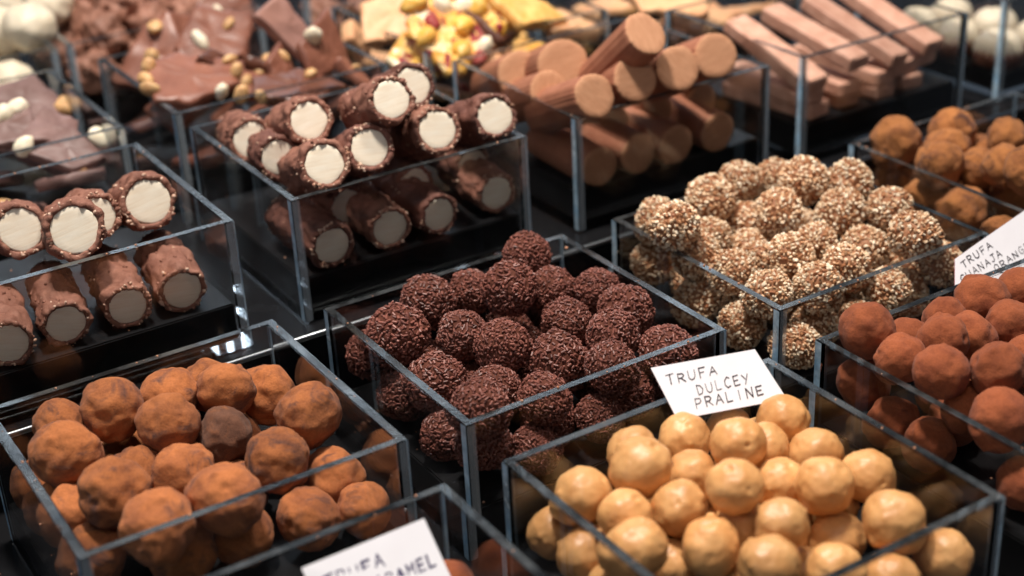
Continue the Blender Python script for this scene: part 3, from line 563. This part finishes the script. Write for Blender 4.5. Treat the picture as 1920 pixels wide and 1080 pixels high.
for i, q in enumerate(D['bars']):
    a, b = Vector(q[:3]), Vector(q[3:]); d = (a - b).normalized(); Lb = max((a - b).length, .066) + (.012 if i > 1 else .004)
    place_bar(i, b + d * Lb * .5 + Vector((0, 0, -.003)), d, (-.05, .0, .05, .0)[i], 'pinkish flat chocolate bar, ' + bl[i], Lb / .078)
x0, y0, fz = .653, .711, T2 - .048
TX = (.6715, .7015, .7335, .7640)
for k in range(4):
    place_bar(k + 1, (TX[k] + .002, y0 + .049 + .003 * (k % 2), fz + .0053), (.04 * (k - 2), 1, 0), 0, 'flat chocolate bar on the box floor, %s of the bottom layer' % (ORD[k] + ' from left'))
for k in range(3):
    place_bar(k + 2, (TX[k], y0 + .049 - .002 * (k % 2), fz + .0158), (.05 * (1 - k), 1, 0), 0, 'flat chocolate bar of the middle layer, ' + ('under the leftmost top bar', 'under the second top bar', 'under the third top bar')[k])
place_bar(1, (x0 + .112, y0 + .026, fz + .0160), (1, .20, .02), 0, 'flat chocolate bar lying crosswise at the front right', .72)

# ---------------------------------------------------------------- bark, slabs and nuts
def nut_mesh(seed, r, mt):
    bm = lump_ball(seed, r, .22 if mt in ('yellow', 'berry', 'cream') else .12, 1.5, .05, 3, 3, 3 if mt in ('yellow', 'berry', 'cream') else 0)
    for v in bm.verts: v.co.y *= 1.35; v.co.z *= .85
    return mesh_of(bm, 'nut', [mt])
nuts = {'nut': [nut_mesh(900 + i, .0046, 'nut') for i in range(3)], 'whitenut': [nut_mesh(910 + i, .0048, 'whitenut') for i in range(3)],
        'yellow': [nut_mesh(920 + i, .0062, 'yellow') for i in range(3)], 'berry': [nut_mesh(930 + i, .0055, 'berry') for i in range(3)], 'cream': [nut_mesh(940 + i, .0058, 'cream') for i in range(3)]}
def slab(seed, name, mt, loc, size, rot, label, cat, group, pieces=(), th=.007, npoly=5, aspect=1.0, partname='nut'):
    rng = random.Random(seed); bm = bmesh.new()
    pts = []
    for k in range(npoly):
        a = 2 * math.pi * (k + rng.uniform(-.28, .28)) / npoly; r = size * rng.uniform(.78, 1.12); pts.append((r * math.cos(a) * aspect, r * math.sin(a)))
    # refined outline, jagged a little, then a stack of rings top to bottom
    out = []
    for i in range(npoly):
        p, q = pts[i], pts[(i + 1) % npoly]
        for j in range(9):
            t = j / 9; x = p[0] * (1 - t) + q[0] * t; y = p[1] * (1 - t) + q[1] * t; k = 1 + .035 * fbm(Vector((x, y, seed)), 110, 3); out.append((x * k, y * k))
    off = Vector((seed * 1.7, 2, 5)); rings = []
    for f, z in ((.02, .5), (.3, .5), (.6, .5), (.85, .5), (.96, .47), (1, .36), (1.015, 0), (.99, -.4), (.94, -.5), (.5, -.5), (.02, -.5)):
        row = []
        for (x, y) in out:
            p = Vector((x * f, y * f, z * th)); nn = fbm(p + off, 75, 3)
            row.append(bm.verts.new(p + Vector((0, 0, .0016 * nn + .0006 * fbm(p + off, 300, 2))) + Vector((x, y, 0)).normalized() * .0006 * fbm(p + off, 260, 2)))
        rings.append(row)
    ring_surface(bm, rings, 0); bm.faces.new(rings[0][::-1]); bm.faces.new(rings[-1]); bmesh.ops.recalc_face_normals(bm, faces=bm.faces[:])
    o = link(name, mesh_of(bm, name, [mt])); o.matrix_world = Matrix.Translation(loc) @ Euler([math.radians(a) for a in rot]).to_matrix().to_4x4()
    tag(o, label, cat, group)
    for (x, y, kind, s) in pieces:
        me = rng.choice(nuts[kind]); m = Matrix.Translation((x * size * aspect, y * size, th * .5)) @ rrot(rng) @ Matrix.Diagonal((s, s, s * .9, 1))
        link(partname if kind in ('nut', 'whitenut') else 'fruit_piece', me, o, m)
    return o
G11 = 'pieces of milk chocolate nut bark'; P = D['P11']; J = [Vector(p) for p in P]
N, Wn = 'nut', 'whitenut'
slab(1, 'nut_bark', 'milk', J[0], .032, (22, -6, 20), 'broad flat milk chocolate bark with nuts along its left edge, front of heap', 'bark', G11, [(-.9, .2, N, 1.1), (-.75, .5, N, 1), (-.45, .75, N, 1), (.1, -.72, Wn, 1.1), (.75, -.45, N, 1.1), (.9, -.1, N, 1)], npoly=6, aspect=1.05)
slab(2, 'nut_bark', 'milk', J[1] + Vector((0, 0, -.004)), .026, (35, -38, 10), 'milk chocolate bark leaning at the back left corner, two nuts showing', 'bark', G11, [(-.1, -.1, N, 1.5), (.55, .35, N, 1.3)], aspect=1.2, th=.01)
slab(3, 'nut_bark', 'milk', J[2], .030, (32, -12, 25), 'long milk chocolate bark across the middle of the heap with one pale nut', 'bark', G11, [(-.3, .1, Wn, 1.3), (.4, .0, N, 1)], aspect=1.3, th=.01)
slab(4, 'nut_bark', 'pink', J[3], .027, (64, 10, 12), 'pale pinkish bark slab standing upright on top of the heap', 'bark', G11, [], npoly=4, th=.008)
slab(5, 'nut_bark', 'milk', J[4], .030, (58, 42, 5), 'plain milk chocolate bark slab sloping down to the right', 'bark', G11, [(-.7, .1, Wn, 1.35), (.8, -.2, N, 1)], npoly=4, aspect=.75)
slab(6, 'nut_bark', 'milk', J[5], .026, (45, -25, 30), 'milk chocolate bark cut by the top edge of the picture', 'bark', G11, [(-.4, .2, Wn, 1)])
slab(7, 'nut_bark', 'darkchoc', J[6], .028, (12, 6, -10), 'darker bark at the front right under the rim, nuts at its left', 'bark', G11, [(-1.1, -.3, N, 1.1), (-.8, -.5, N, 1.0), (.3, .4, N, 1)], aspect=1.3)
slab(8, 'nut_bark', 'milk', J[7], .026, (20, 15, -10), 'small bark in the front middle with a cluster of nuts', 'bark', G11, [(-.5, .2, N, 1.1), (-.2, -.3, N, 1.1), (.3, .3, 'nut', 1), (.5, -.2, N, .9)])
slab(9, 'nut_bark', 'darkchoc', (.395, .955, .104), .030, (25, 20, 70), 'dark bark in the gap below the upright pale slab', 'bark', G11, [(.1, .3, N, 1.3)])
r9 = random.Random(21)
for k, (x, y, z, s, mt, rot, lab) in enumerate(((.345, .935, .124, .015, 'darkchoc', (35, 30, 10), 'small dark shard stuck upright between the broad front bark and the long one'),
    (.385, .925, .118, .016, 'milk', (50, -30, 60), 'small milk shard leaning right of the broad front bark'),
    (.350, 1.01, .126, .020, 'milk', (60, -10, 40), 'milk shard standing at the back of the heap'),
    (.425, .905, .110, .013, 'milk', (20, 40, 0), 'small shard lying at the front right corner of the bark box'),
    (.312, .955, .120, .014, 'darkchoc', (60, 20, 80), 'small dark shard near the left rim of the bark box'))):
    slab(110 + k, 'nut_bark', mt, (x, y, z), s, rot, lab, 'bark', G11, [(.2, .1, N, .8)] if k % 2 else [], npoly=4, aspect=1.3)
for k in range(9):
    slab(20 + k, 'nut_bark', 'milk' if k % 2 else 'darkchoc', (.292 + .030 + (k % 3) * .045, .88 + .028 + (k // 3) * .044, T2 - .043 + r9.uniform(0, .022)), .026, (r9.uniform(-20, 20), r9.uniform(-20, 20), r9.uniform(0, 360)),
         'bark piece buried low in the milk chocolate nut bark heap', 'bark', G11, [(r9.uniform(-.8, .8), r9.uniform(-.8, .8), N, 1)])
G12 = 'pieces of purplish nut bark at the left edge'; J = [Vector(p) for p in D['P12']]
slab(41, 'nut_bark', 'mauve', J[0], .024, (30, 5, 10), 'purplish bark at the back of the left edge box', 'bark', G12, [(.7, -.6, N, 1.2), (.85, -.35, N, 1.1)], aspect=1.2)
slab(42, 'nut_bark', 'mauve', J[1], .022, (28, 8, 15), 'flat purplish bark slab in the middle of the left edge box', 'bark', G12, [], npoly=4, aspect=1.2)
slab(43, 'nut_bark', 'mauve', J[2], .018, (30, 10, -5), 'purplish bark slab touching the front rim of the left edge box', 'bark', G12, [(.9, .4, Wn, 1.2), (-1.1, .1, Wn, 1.1)], npoly=4, aspect=1.3)
slab(44, 'nut_bark', 'mauve', J[3], .024, (15, -15, 30), 'purplish bark at the left picture edge with two cream nuts', 'bark', G12, [(.2, .2, Wn, 1.4), (.6, .1, Wn, 1.3)])
for k in range(9):
    slab(50 + k, 'nut_bark', 'mauve' if k % 3 else 'darkchoc', (.11 + .030 + (k % 3) * .045, .88 + .026 + (k // 3) * .044, T2 - .043 + r9.uniform(0, .018)), .026, (r9.uniform(-25, 25), r9.uniform(-25, 25), r9.uniform(0, 360)),
         'purplish bark piece low in the left edge bark box', 'bark', G12, [(r9.uniform(-.8, .8), r9.uniform(-.8, .8), N, 1)])
G14 = 'pieces of fruit bark at the top centre'; J = [Vector(p) for p in D['P14']]; Y, Bq, Cq = 'yellow', 'berry', 'cream'
slab(61, 'fruit_bark', 'peach', J[0], .028, (35, -28, 20), 'smooth peach bark wedge at the left of the yellow heap', 'bark', G14, [(.7, .5, Y, .9)], npoly=4, aspect=1.2, th=.009)
slab(62, 'fruit_bark', 'fruitmix', J[1] + Vector((.008, 0, -.002)), .042, (44, -4, 5), 'large mottled yellow fruit bark with dark red berries facing the front', 'bark', G14,
     [(-.5, .1, Bq, 1.0), (.15, .45, Bq, .8), (-.15, .3, Cq, 1.2), (.0, -.1, Y, 1.3), (.4, .1, Y, 1.2), (.35, .55, Cq, 1.2), (-.6, .5, Y, 1.3), (-.3, .7, Cq, 1.1), (-.3, -.5, Y, 1.3), (.1, -.6, Cq, 1.0), (.5, -.4, Y, 1.1), (-.1, -.75, Bq, .9), (.6, .8, Y, 1), (-.75, -.1, Y, 1.2), (.8, .2, Cq, 1.1), (.2, .8, Y, 1.2), (-.5, -.75, Y, 1.1), (.75, -.1, Bq, .8), (.2, .2, Cq, 1)], npoly=6)
slab(63, 'fruit_bark', 'orange', J[2], .030, (30, 24, 0), 'orange bark wedge on the right of the yellow heap', 'bark', G14, [], npoly=4, aspect=1.35, th=.009)
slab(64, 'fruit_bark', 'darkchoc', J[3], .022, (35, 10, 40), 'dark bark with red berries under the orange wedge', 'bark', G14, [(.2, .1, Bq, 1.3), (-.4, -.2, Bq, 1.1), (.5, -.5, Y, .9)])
slab(65, 'fruit_bark', 'peach', J[4], .022, (15, 12, 0), 'peach bark at the right corner of the yellow heap', 'bark', G14, [], aspect=1.3)
slab(66, 'fruit_bark', 'peach', J[5], .016, (60, -20, 60), 'small peach bark end at the left corner, blurred', 'bark', G14, [], th=.009)
slab(67, 'fruit_bark', 'fruitmix', J[6], .024, (35, 0, 10), 'yellow fruit bark at the front left under the rim', 'bark', G14, [(-.2, -.2, Y, 1.4), (.5, .1, Y, 1.1), (.7, -.5, Bq, 1.1), (.2, .5, Cq, 1)], aspect=1.2)
slab(68, 'fruit_bark', 'peach', J[7], .024, (30, 5, 0), 'peach and red bark at the front middle under the rim', 'bark', G14, [(.0, -.1, Bq, 1.3), (.5, .2, Y, 1.1), (-.5, .2, Bq, 1), (-.1, .6, Y, 1.2)], aspect=1.3)
for k in range(9):
    slab(70 + k, 'fruit_bark', ('peach', 'darkchoc', 'orange')[k % 3], (.473 + .030 + (k % 3) * .045, .884 + .026 + (k // 3) * .044, T2 - .043 + r9.uniform(0, .02)), .026, (r9.uniform(-25, 25), r9.uniform(-25, 25), r9.uniform(0, 360)),
         'fruit bark piece low in the yellow heap', 'bark', G14, [(r9.uniform(-.8, .8), r9.uniform(-.8, .8), (Bq, Y)[k % 2], 1), (r9.uniform(-.8, .8), r9.uniform(-.8, .8), Cq, .8)])
J = [Vector(p) for p in D['P17']]; G17 = 'pieces of peach bark behind the logs'
slab(81, 'fruit_bark', 'peach', J[0] + Vector((.02, .02, .002)), .030, (28, 5, 0), 'peach bark slab at the top edge behind the logs', 'bark', G17, [], aspect=1.3)
slab(82, 'fruit_bark', 'peach', J[1] + Vector((.03, .03, .0)), .026, (35, -10, 30), 'peach bark piece left of the other one, with dark speck', 'bark', G17, [(.3, -.3, Bq, .8)])
slab(83, 'fruit_bark', 'fruitmix', J[2] + Vector((.02, .03, .0)), .026, (25, 10, 0), 'orange bark piece at the top edge, near the flat bars', 'bark', G17, [])
for k in range(6):
    slab(84 + k, 'fruit_bark', 'peach', (.655 + .035 + (k % 3) * .04, .884 + .035 + (k // 3) * .06, T2 - .038 + .006 * (k % 2)), .030, (r9.uniform(-15, 15), r9.uniform(-15, 15), r9.uniform(0, 360)), 'peach bark piece low in its box behind the logs', 'bark', G17, [])

# ---------------------------------------------------------------- white capped chocolates, white balls, rocks
def capped_meshes(seed):
    off = Vector((seed, 1, 2)); bm = bmesh.new(); rings = []
    for z, r in ((0, .2), (0, .0135), (.001, .0155), (.006, .0165), (.0105, .0155), (.013, .013), (.013, .002)):
        rings.append([bm.verts.new((r * math.cos(a), r * math.sin(a), z)) if r > .1 else bm.verts.new((r * math.cos(a) * 1, r * math.sin(a), z)) for a in [k * 2 * math.pi / 64 for k in range(64)]])
    bm.verts.ensure_lookup_table()
    for v in rings[0]: v.co.x *= .0; v.co.y *= .0
    ring_surface(bm, rings[1:], 0); bm.faces.new(rings[1][::-1]); bm.faces.new(rings[-1])
    for v in rings[0]: bm.verts.remove(v)
    bmesh.ops.recalc_face_normals(bm, faces=bm.faces[:]); body = mesh_of(bm, 'chocolate_body', ['darkchoc'])
    bm = bmesh.new(); rings = []
    for i in range(15):
        t = i / 14; th = t * math.pi * .5; r = .0150 * math.sin(th) ** .8 + .0003; z = .0125 + .0125 * math.cos(th) - (.0035 * t ** 6)
        rings.append([bm.verts.new(((r * (1 + .10 * t ** 4 * math.cos(20 * a))) * math.cos(a), (r * (1 + .10 * t ** 4 * math.cos(20 * a))) * math.sin(a), z + .0008 * fbm(Vector((math.cos(a), math.sin(a), t)) + off, 1.5, 2))) for a in [k * 2 * math.pi / 144 for k in range(144)]])
    ring_surface(bm, rings, 0); bm.faces.new(rings[0]); bm.faces.new(rings[-1][::-1]); bmesh.ops.recalc_face_normals(bm, faces=bm.faces[:])
    return body, mesh_of(bm, 'white_cap', ['white'])
caps = [capped_meshes(i) for i in range(3)]
wl = ['nearest white capped chocolate, seen on both sides of the acrylic corner', 'white capped chocolate at the top edge above the flat bars', 'white capped chocolate behind the rear rim of the bar box', 'white capped chocolate just inside the bar box corner', 'white capped chocolate cut by the right edge', 'white capped chocolate at the top edge right of the acrylic corner']
for i, p in enumerate(D['P10']):
    b_, c_ = caps[i % 3]; p = Vector(p); p.x = max(p.x, .842 + .0222); p.y = max(p.y, .713 + .0222)
    p = [Vector((.8652, .7365, 0)), Vector((.9000, .8120, 0)), Vector((.8652, .8110, 0)), Vector((.8652, .7735, 0)), Vector((.9025, .7365, 0)), Vector((.9025, .7740, 0))][i]
    o = bpy.data.objects.new('capped_chocolate', None); col.objects.link(o); o.empty_display_size = .01; link('chocolate_body', b_, o); o.matrix_world = Matrix.Translation((p.x, p.y, T2 - .055 + .0002)) @ Matrix.Rotation(i, 4, 'Z')
    tag(o, wl[i], 'chocolate', 'white capped chocolates in the top right corner box'); link('white_cap', c_, o)
G5 = 'white chocolate balls in the top left corner'
wm = [mesh_of(lump_ball(950 + i, .019, .10, 1.4, .02, 3, 4, 2, 2), 'white_chocolate_ball', ['white']) for i in range(3)]
wlab = ['large white chocolate ball, nearest and rightmost of the corner ones', 'white chocolate ball cut by the left picture edge', 'white chocolate ball in the very corner of the picture', 'white chocolate ball at the top edge, beside the corner one']
WB = D['P5'][:4]
for i, p in enumerate(WB):
    o = link('white_chocolate_ball', wm[i % 3]); o.matrix_world = Matrix.Translation(p) @ Euler((i, i * 2, i)).to_matrix().to_4x4() @ Matrix.Scale(1.02 if i == 0 else 1.0, 4); tag(o, wlab[i], 'chocolate', G5)
for i, p in enumerate(((.205, 1.10, .0885), (.248, 1.102, .0885), (.17, 1.12, .0885), (.25, 1.15, .0885), (.207, 1.15, .0885))):
    o = link('white_chocolate_ball', wm[i % 3]); o.location = p; tag(o, 'white chocolate ball low in the top left corner pile', 'chocolate', G5)
rm = [mesh_of(lump_ball(970 + i, .016, .42, 1.7, .10, 4, 4, 0, 4), 'chocolate_rock', ['rock']) for i in range(5)]
k = 0; rk = random.Random(4)
names5 = {}
for lz, zz in enumerate((.086, .108, .126)):
    for j in range(4 - min(lz, 1)):
        for i in range(4 - min(lz, 1)):
            if lz == 2 and (i + j * 2) % 3 == 1: continue
            x = .285 + .024 + i * .034 + lz * .017; y = 1.07 + .024 + j * .033 + lz * .016
            o = link('chocolate_rock', rm[k % 5]); o.matrix_world = Matrix.Translation((x, y, zz)) @ rrot(rk); k += 1
            lab = 'lumpy chocolate rock low in the top left heap' if lz == 0 else ('chocolate rock on top, %s, %s row from the front' if lz == 2 else 'chocolate rock, middle layer, %s, %s row from the front') % ((ORD[i] + ' from left'), ORD[j])
            tag(o, lab, 'chocolate', 'chocolate rocks in the top left box')
for i in range(3):
    o = link('chocolate_rock', rm[i]); o.matrix_world = Matrix.Translation((.500 + i * .04, 1.10 + .01 * i, .086)) @ rrot(rk)
    tag(o, 'lumpy chocolate rock in the dark box behind the fruit bark, %s' % ('left', 'middle', 'right')[i], 'chocolate', 'rocks in the dark back box')

# ---------------------------------------------------------------- cards and handwriting
FONT = {
 'T': [[(0, .95), (1, 1)], [(.5, .97), (.45, 0)]], 'R': [[(.1, 0), (.1, 1), (.7, .95), (.85, .72), (.6, .5), (.12, .48)], [(.4, .48), (.95, 0)]],
 'U': [[(.05, 1), (.08, .25), (.35, 0), (.7, .08), (.88, .4), (.9, 1)]], 'F': [[(.15, 0), (.12, 1), (.9, 1)], [(.13, .52), (.7, .55)]],
 'A': [[(0, 0), (.5, 1), (.95, 0)], [(.2, .38), (.78, .4)]], 'D': [[(.1, 0), (.12, 1), (.6, .9), (.9, .5), (.65, .08), (.08, 0)]],
 'L': [[(.15, 1), (.12, .02), (.85, .05)]], 'C': [[(.9, .85), (.55, 1), (.15, .7), (.1, .3), (.4, 0), (.88, .12)]],
 'E': [[(.9, 1), (.15, .97), (.12, .0), (.9, .03)], [(.14, .5), (.75, .52)]], 'Y': [[(.05, 1), (.48, .5)], [(.95, 1), (.3, -.05)]],
 'P': [[(.1, 0), (.12, 1), (.75, .93), (.85, .65), (.55, .46), (.12, .46)]], 'I': [[(.5, 1), (.48, 0)]], 'N': [[(.08, 0), (.1, 1), (.85, .02), (.9, 1)]],
 'G': [[(.9, .88), (.5, 1), (.12, .65), (.15, .2), (.55, 0), (.9, .2), (.9, .5), (.55, .5)]], 'J': [[(.3, 1), (1, 1)], [(.68, 1), (.66, .2), (.4, 0), (.08, .15)]],
 'O': [[(.5, 1), (.12, .7), (.12, .25), (.5, 0), (.88, .3), (.86, .75), (.5, 1)]], 'M': [[(.05, 0), (.1, 1), (.5, .4), (.9, 1), (.95, 0)]]}
def card(corners, label, lines, half, mapf=None, pen=.00042, ink='ink'):
    """corners TL TR BR BL (world); lines = (text, x0, y0, x1, y1, height) in card units, y down from the top"""
    c = [Vector(p) for p in corners]; n = (c[1] - c[0]).cross(c[-1] - c[0]).normalized()
    if n.dot(Vector((-.46, -.77, .45))) < 0: n = -n
    mid = sum(c, Vector()) / len(c)
    bm = bmesh.new(); top = [bm.verts.new(p + n * .0002 - mid) for p in c]; bot = [bm.verts.new(p - n * .0002 - mid) for p in c]
    bm.faces.new(top); bm.faces.new(bot[::-1])
    for i in range(len(c)):
        j = (i + 1) % len(c); bm.faces.new((top[i], bot[i], bot[j], top[j])).material_index = 1
    bmesh.ops.recalc_face_normals(bm, faces=bm.faces[:])
    o = link('price_card', mesh_of(bm, 'price_card', ['paper', 'paper_edge'], False)); o.location = mid; tag(o, label, 'card', 'handwritten cards')
    rng = random.Random(len(label)); bm = bmesh.new()
    def bil(x, y):
        if mapf: return mapf(x, y)
        return (c[0] * (1 - x) + c[1] * x) * (1 - y) + (c[3] * (1 - x) + c[2] * x) * y
    for text, x0, y0, x1, y1, h in lines:
        nL = len(text); O = bil(x0, y0); E_ = bil(x1, y1); ex = (E_ - O); W = ex.length / nL; ex.normalize(); ey = n.cross(ex).normalized()
        if ey.z < 0: ey = -ey
        for i, ch in enumerate(text):
            base = O + ex * (W * i) + ey * rng.uniform(-.0002, .0002); wd = W * .74; hh = h * rng.uniform(.9, 1.08); sl = rng.uniform(.05, .2)
            for st in FONT[ch]:
                pen_ = pen * rng.uniform(.65, 1.25)
                pts = [base + ex * (p[0] * wd + p[1] * hh * sl * .5) + ey * (p[1] * hh) + n * .0004 - mid for p in st]
                for a, b in zip(pts, pts[1:]):
                    d = (b - a).normalized(); s = d.cross(n) * pen_ * .5; a2 = a - d * pen_ * .3; b2 = b + d * pen_ * .3
                    lo = [bm.verts.new(q) for q in (a2 - s, b2 - s, b2 + s, a2 + s)]; hi = [bm.verts.new(q + n * .00006) for q in (a2 - s, b2 - s, b2 + s, a2 + s)]
                    bm.faces.new(hi); bm.faces.new(lo[::-1])
                    for k in range(4): bm.faces.new((lo[k], lo[(k+1) % 4], hi[(k+1) % 4], hi[k]))
    bmesh.ops.recalc_face_normals(bm, faces=bm.faces[:]); link('handwriting', mesh_of(bm, 'handwriting', [ink], False), o)
card(D['card6'], 'white card with three handwritten lines lying on the rim behind the caramel truffles',
     [('TRUFA', .07, .36, .57, .33, .0044), ('DULCEY', .28, .64, .80, .58, .0046), ('PRALINE', .20, .88, .86, .84, .0044)], 0)
card(D['card15'], 'blurred white card leaning in the foreground box at the bottom edge',
     [('TRUFA', .10, .34, .60, .34, .0050), ('CARAMEL', .36, .58, 1.0 - .04, .56, .0050)], 0, None, .0009, 'ink_blue')
C8 = [Vector(p) for p in D['card8']]
def m8(x, y): return Vector((x, .489 + (y - .055) * .9, y))
card(C8, 'pinkish card with a clipped corner standing behind the red-brown truffles at the right edge',
     D['text8'], 0, m8)

# ---------------------------------------------------------------- crumbs
def crumb_me(seed, r):
    return mesh_of(lump_ball(seed, r, .3, 1.8, .1, 4, 2), 'crumb', ['crumb'])
cm = [crumb_me(1000 + i, .0011) for i in range(4)]
for i, (x, y, z, s, lab) in enumerate(((.2655, .660, .0012, 1.3, 'small pale pink crumb on the counter between the left boxes'), (.2595, .667, .0010, 1.0, 'tiny greyish crumb on the counter beside the pink one'),
                                       (.405, .6618, .0748, .9, 'brown crumb on the back rim of the centre box'), (.4235, .646, .0748, .9, 'brown crumb near the back right corner of the centre box'))):
    o = link('crumb', cm[i]); o.location = (x, y, z); o.scale = (s, s, s * .8); tag(o, lab, 'crumb', 'loose crumbs')
bm = bmesh.new(); rc = random.Random(9)
for i in range(700):
    kx = rc.choice(list(BX.values())[:10]); x, y, zr, fd, _ = kx
    px = x + rc.uniform(.006, .144); py = y + rc.uniform(.006, .139); pz = zr - fd + .0003
    if rc.random() < .25:
        pz = zr + .0001
        if rc.random() < .5: px = x + rc.choice((.0024, .1476)) + rc.uniform(-.0012, .0012)
        else: py = y + rc.choice((.0024, .1426)) + rc.uniform(-.0012, .0012)
    elif rc.random() < .3: px = rc.uniform(-.05, .8); py = rc.uniform(.49, .69); pz = .0003
    r = rc.uniform(.0002, .0008)
    if pz < .001 and any(a - .002 < px < a + .152 and b - .002 < py < b + .147 for a, b, *_ in BX.values()): continue
    bmesh.ops.create_icosphere(bm, subdivisions=1, radius=r, matrix=Matrix.Translation((px, py, pz + r * .5)))
tag(link('cocoa_dust', mesh_of(bm, 'cocoa_dust', ['crumb'])), 'fine cocoa dust and specks scattered in the boxes and on the counter', 'crumbs', kind='stuff')
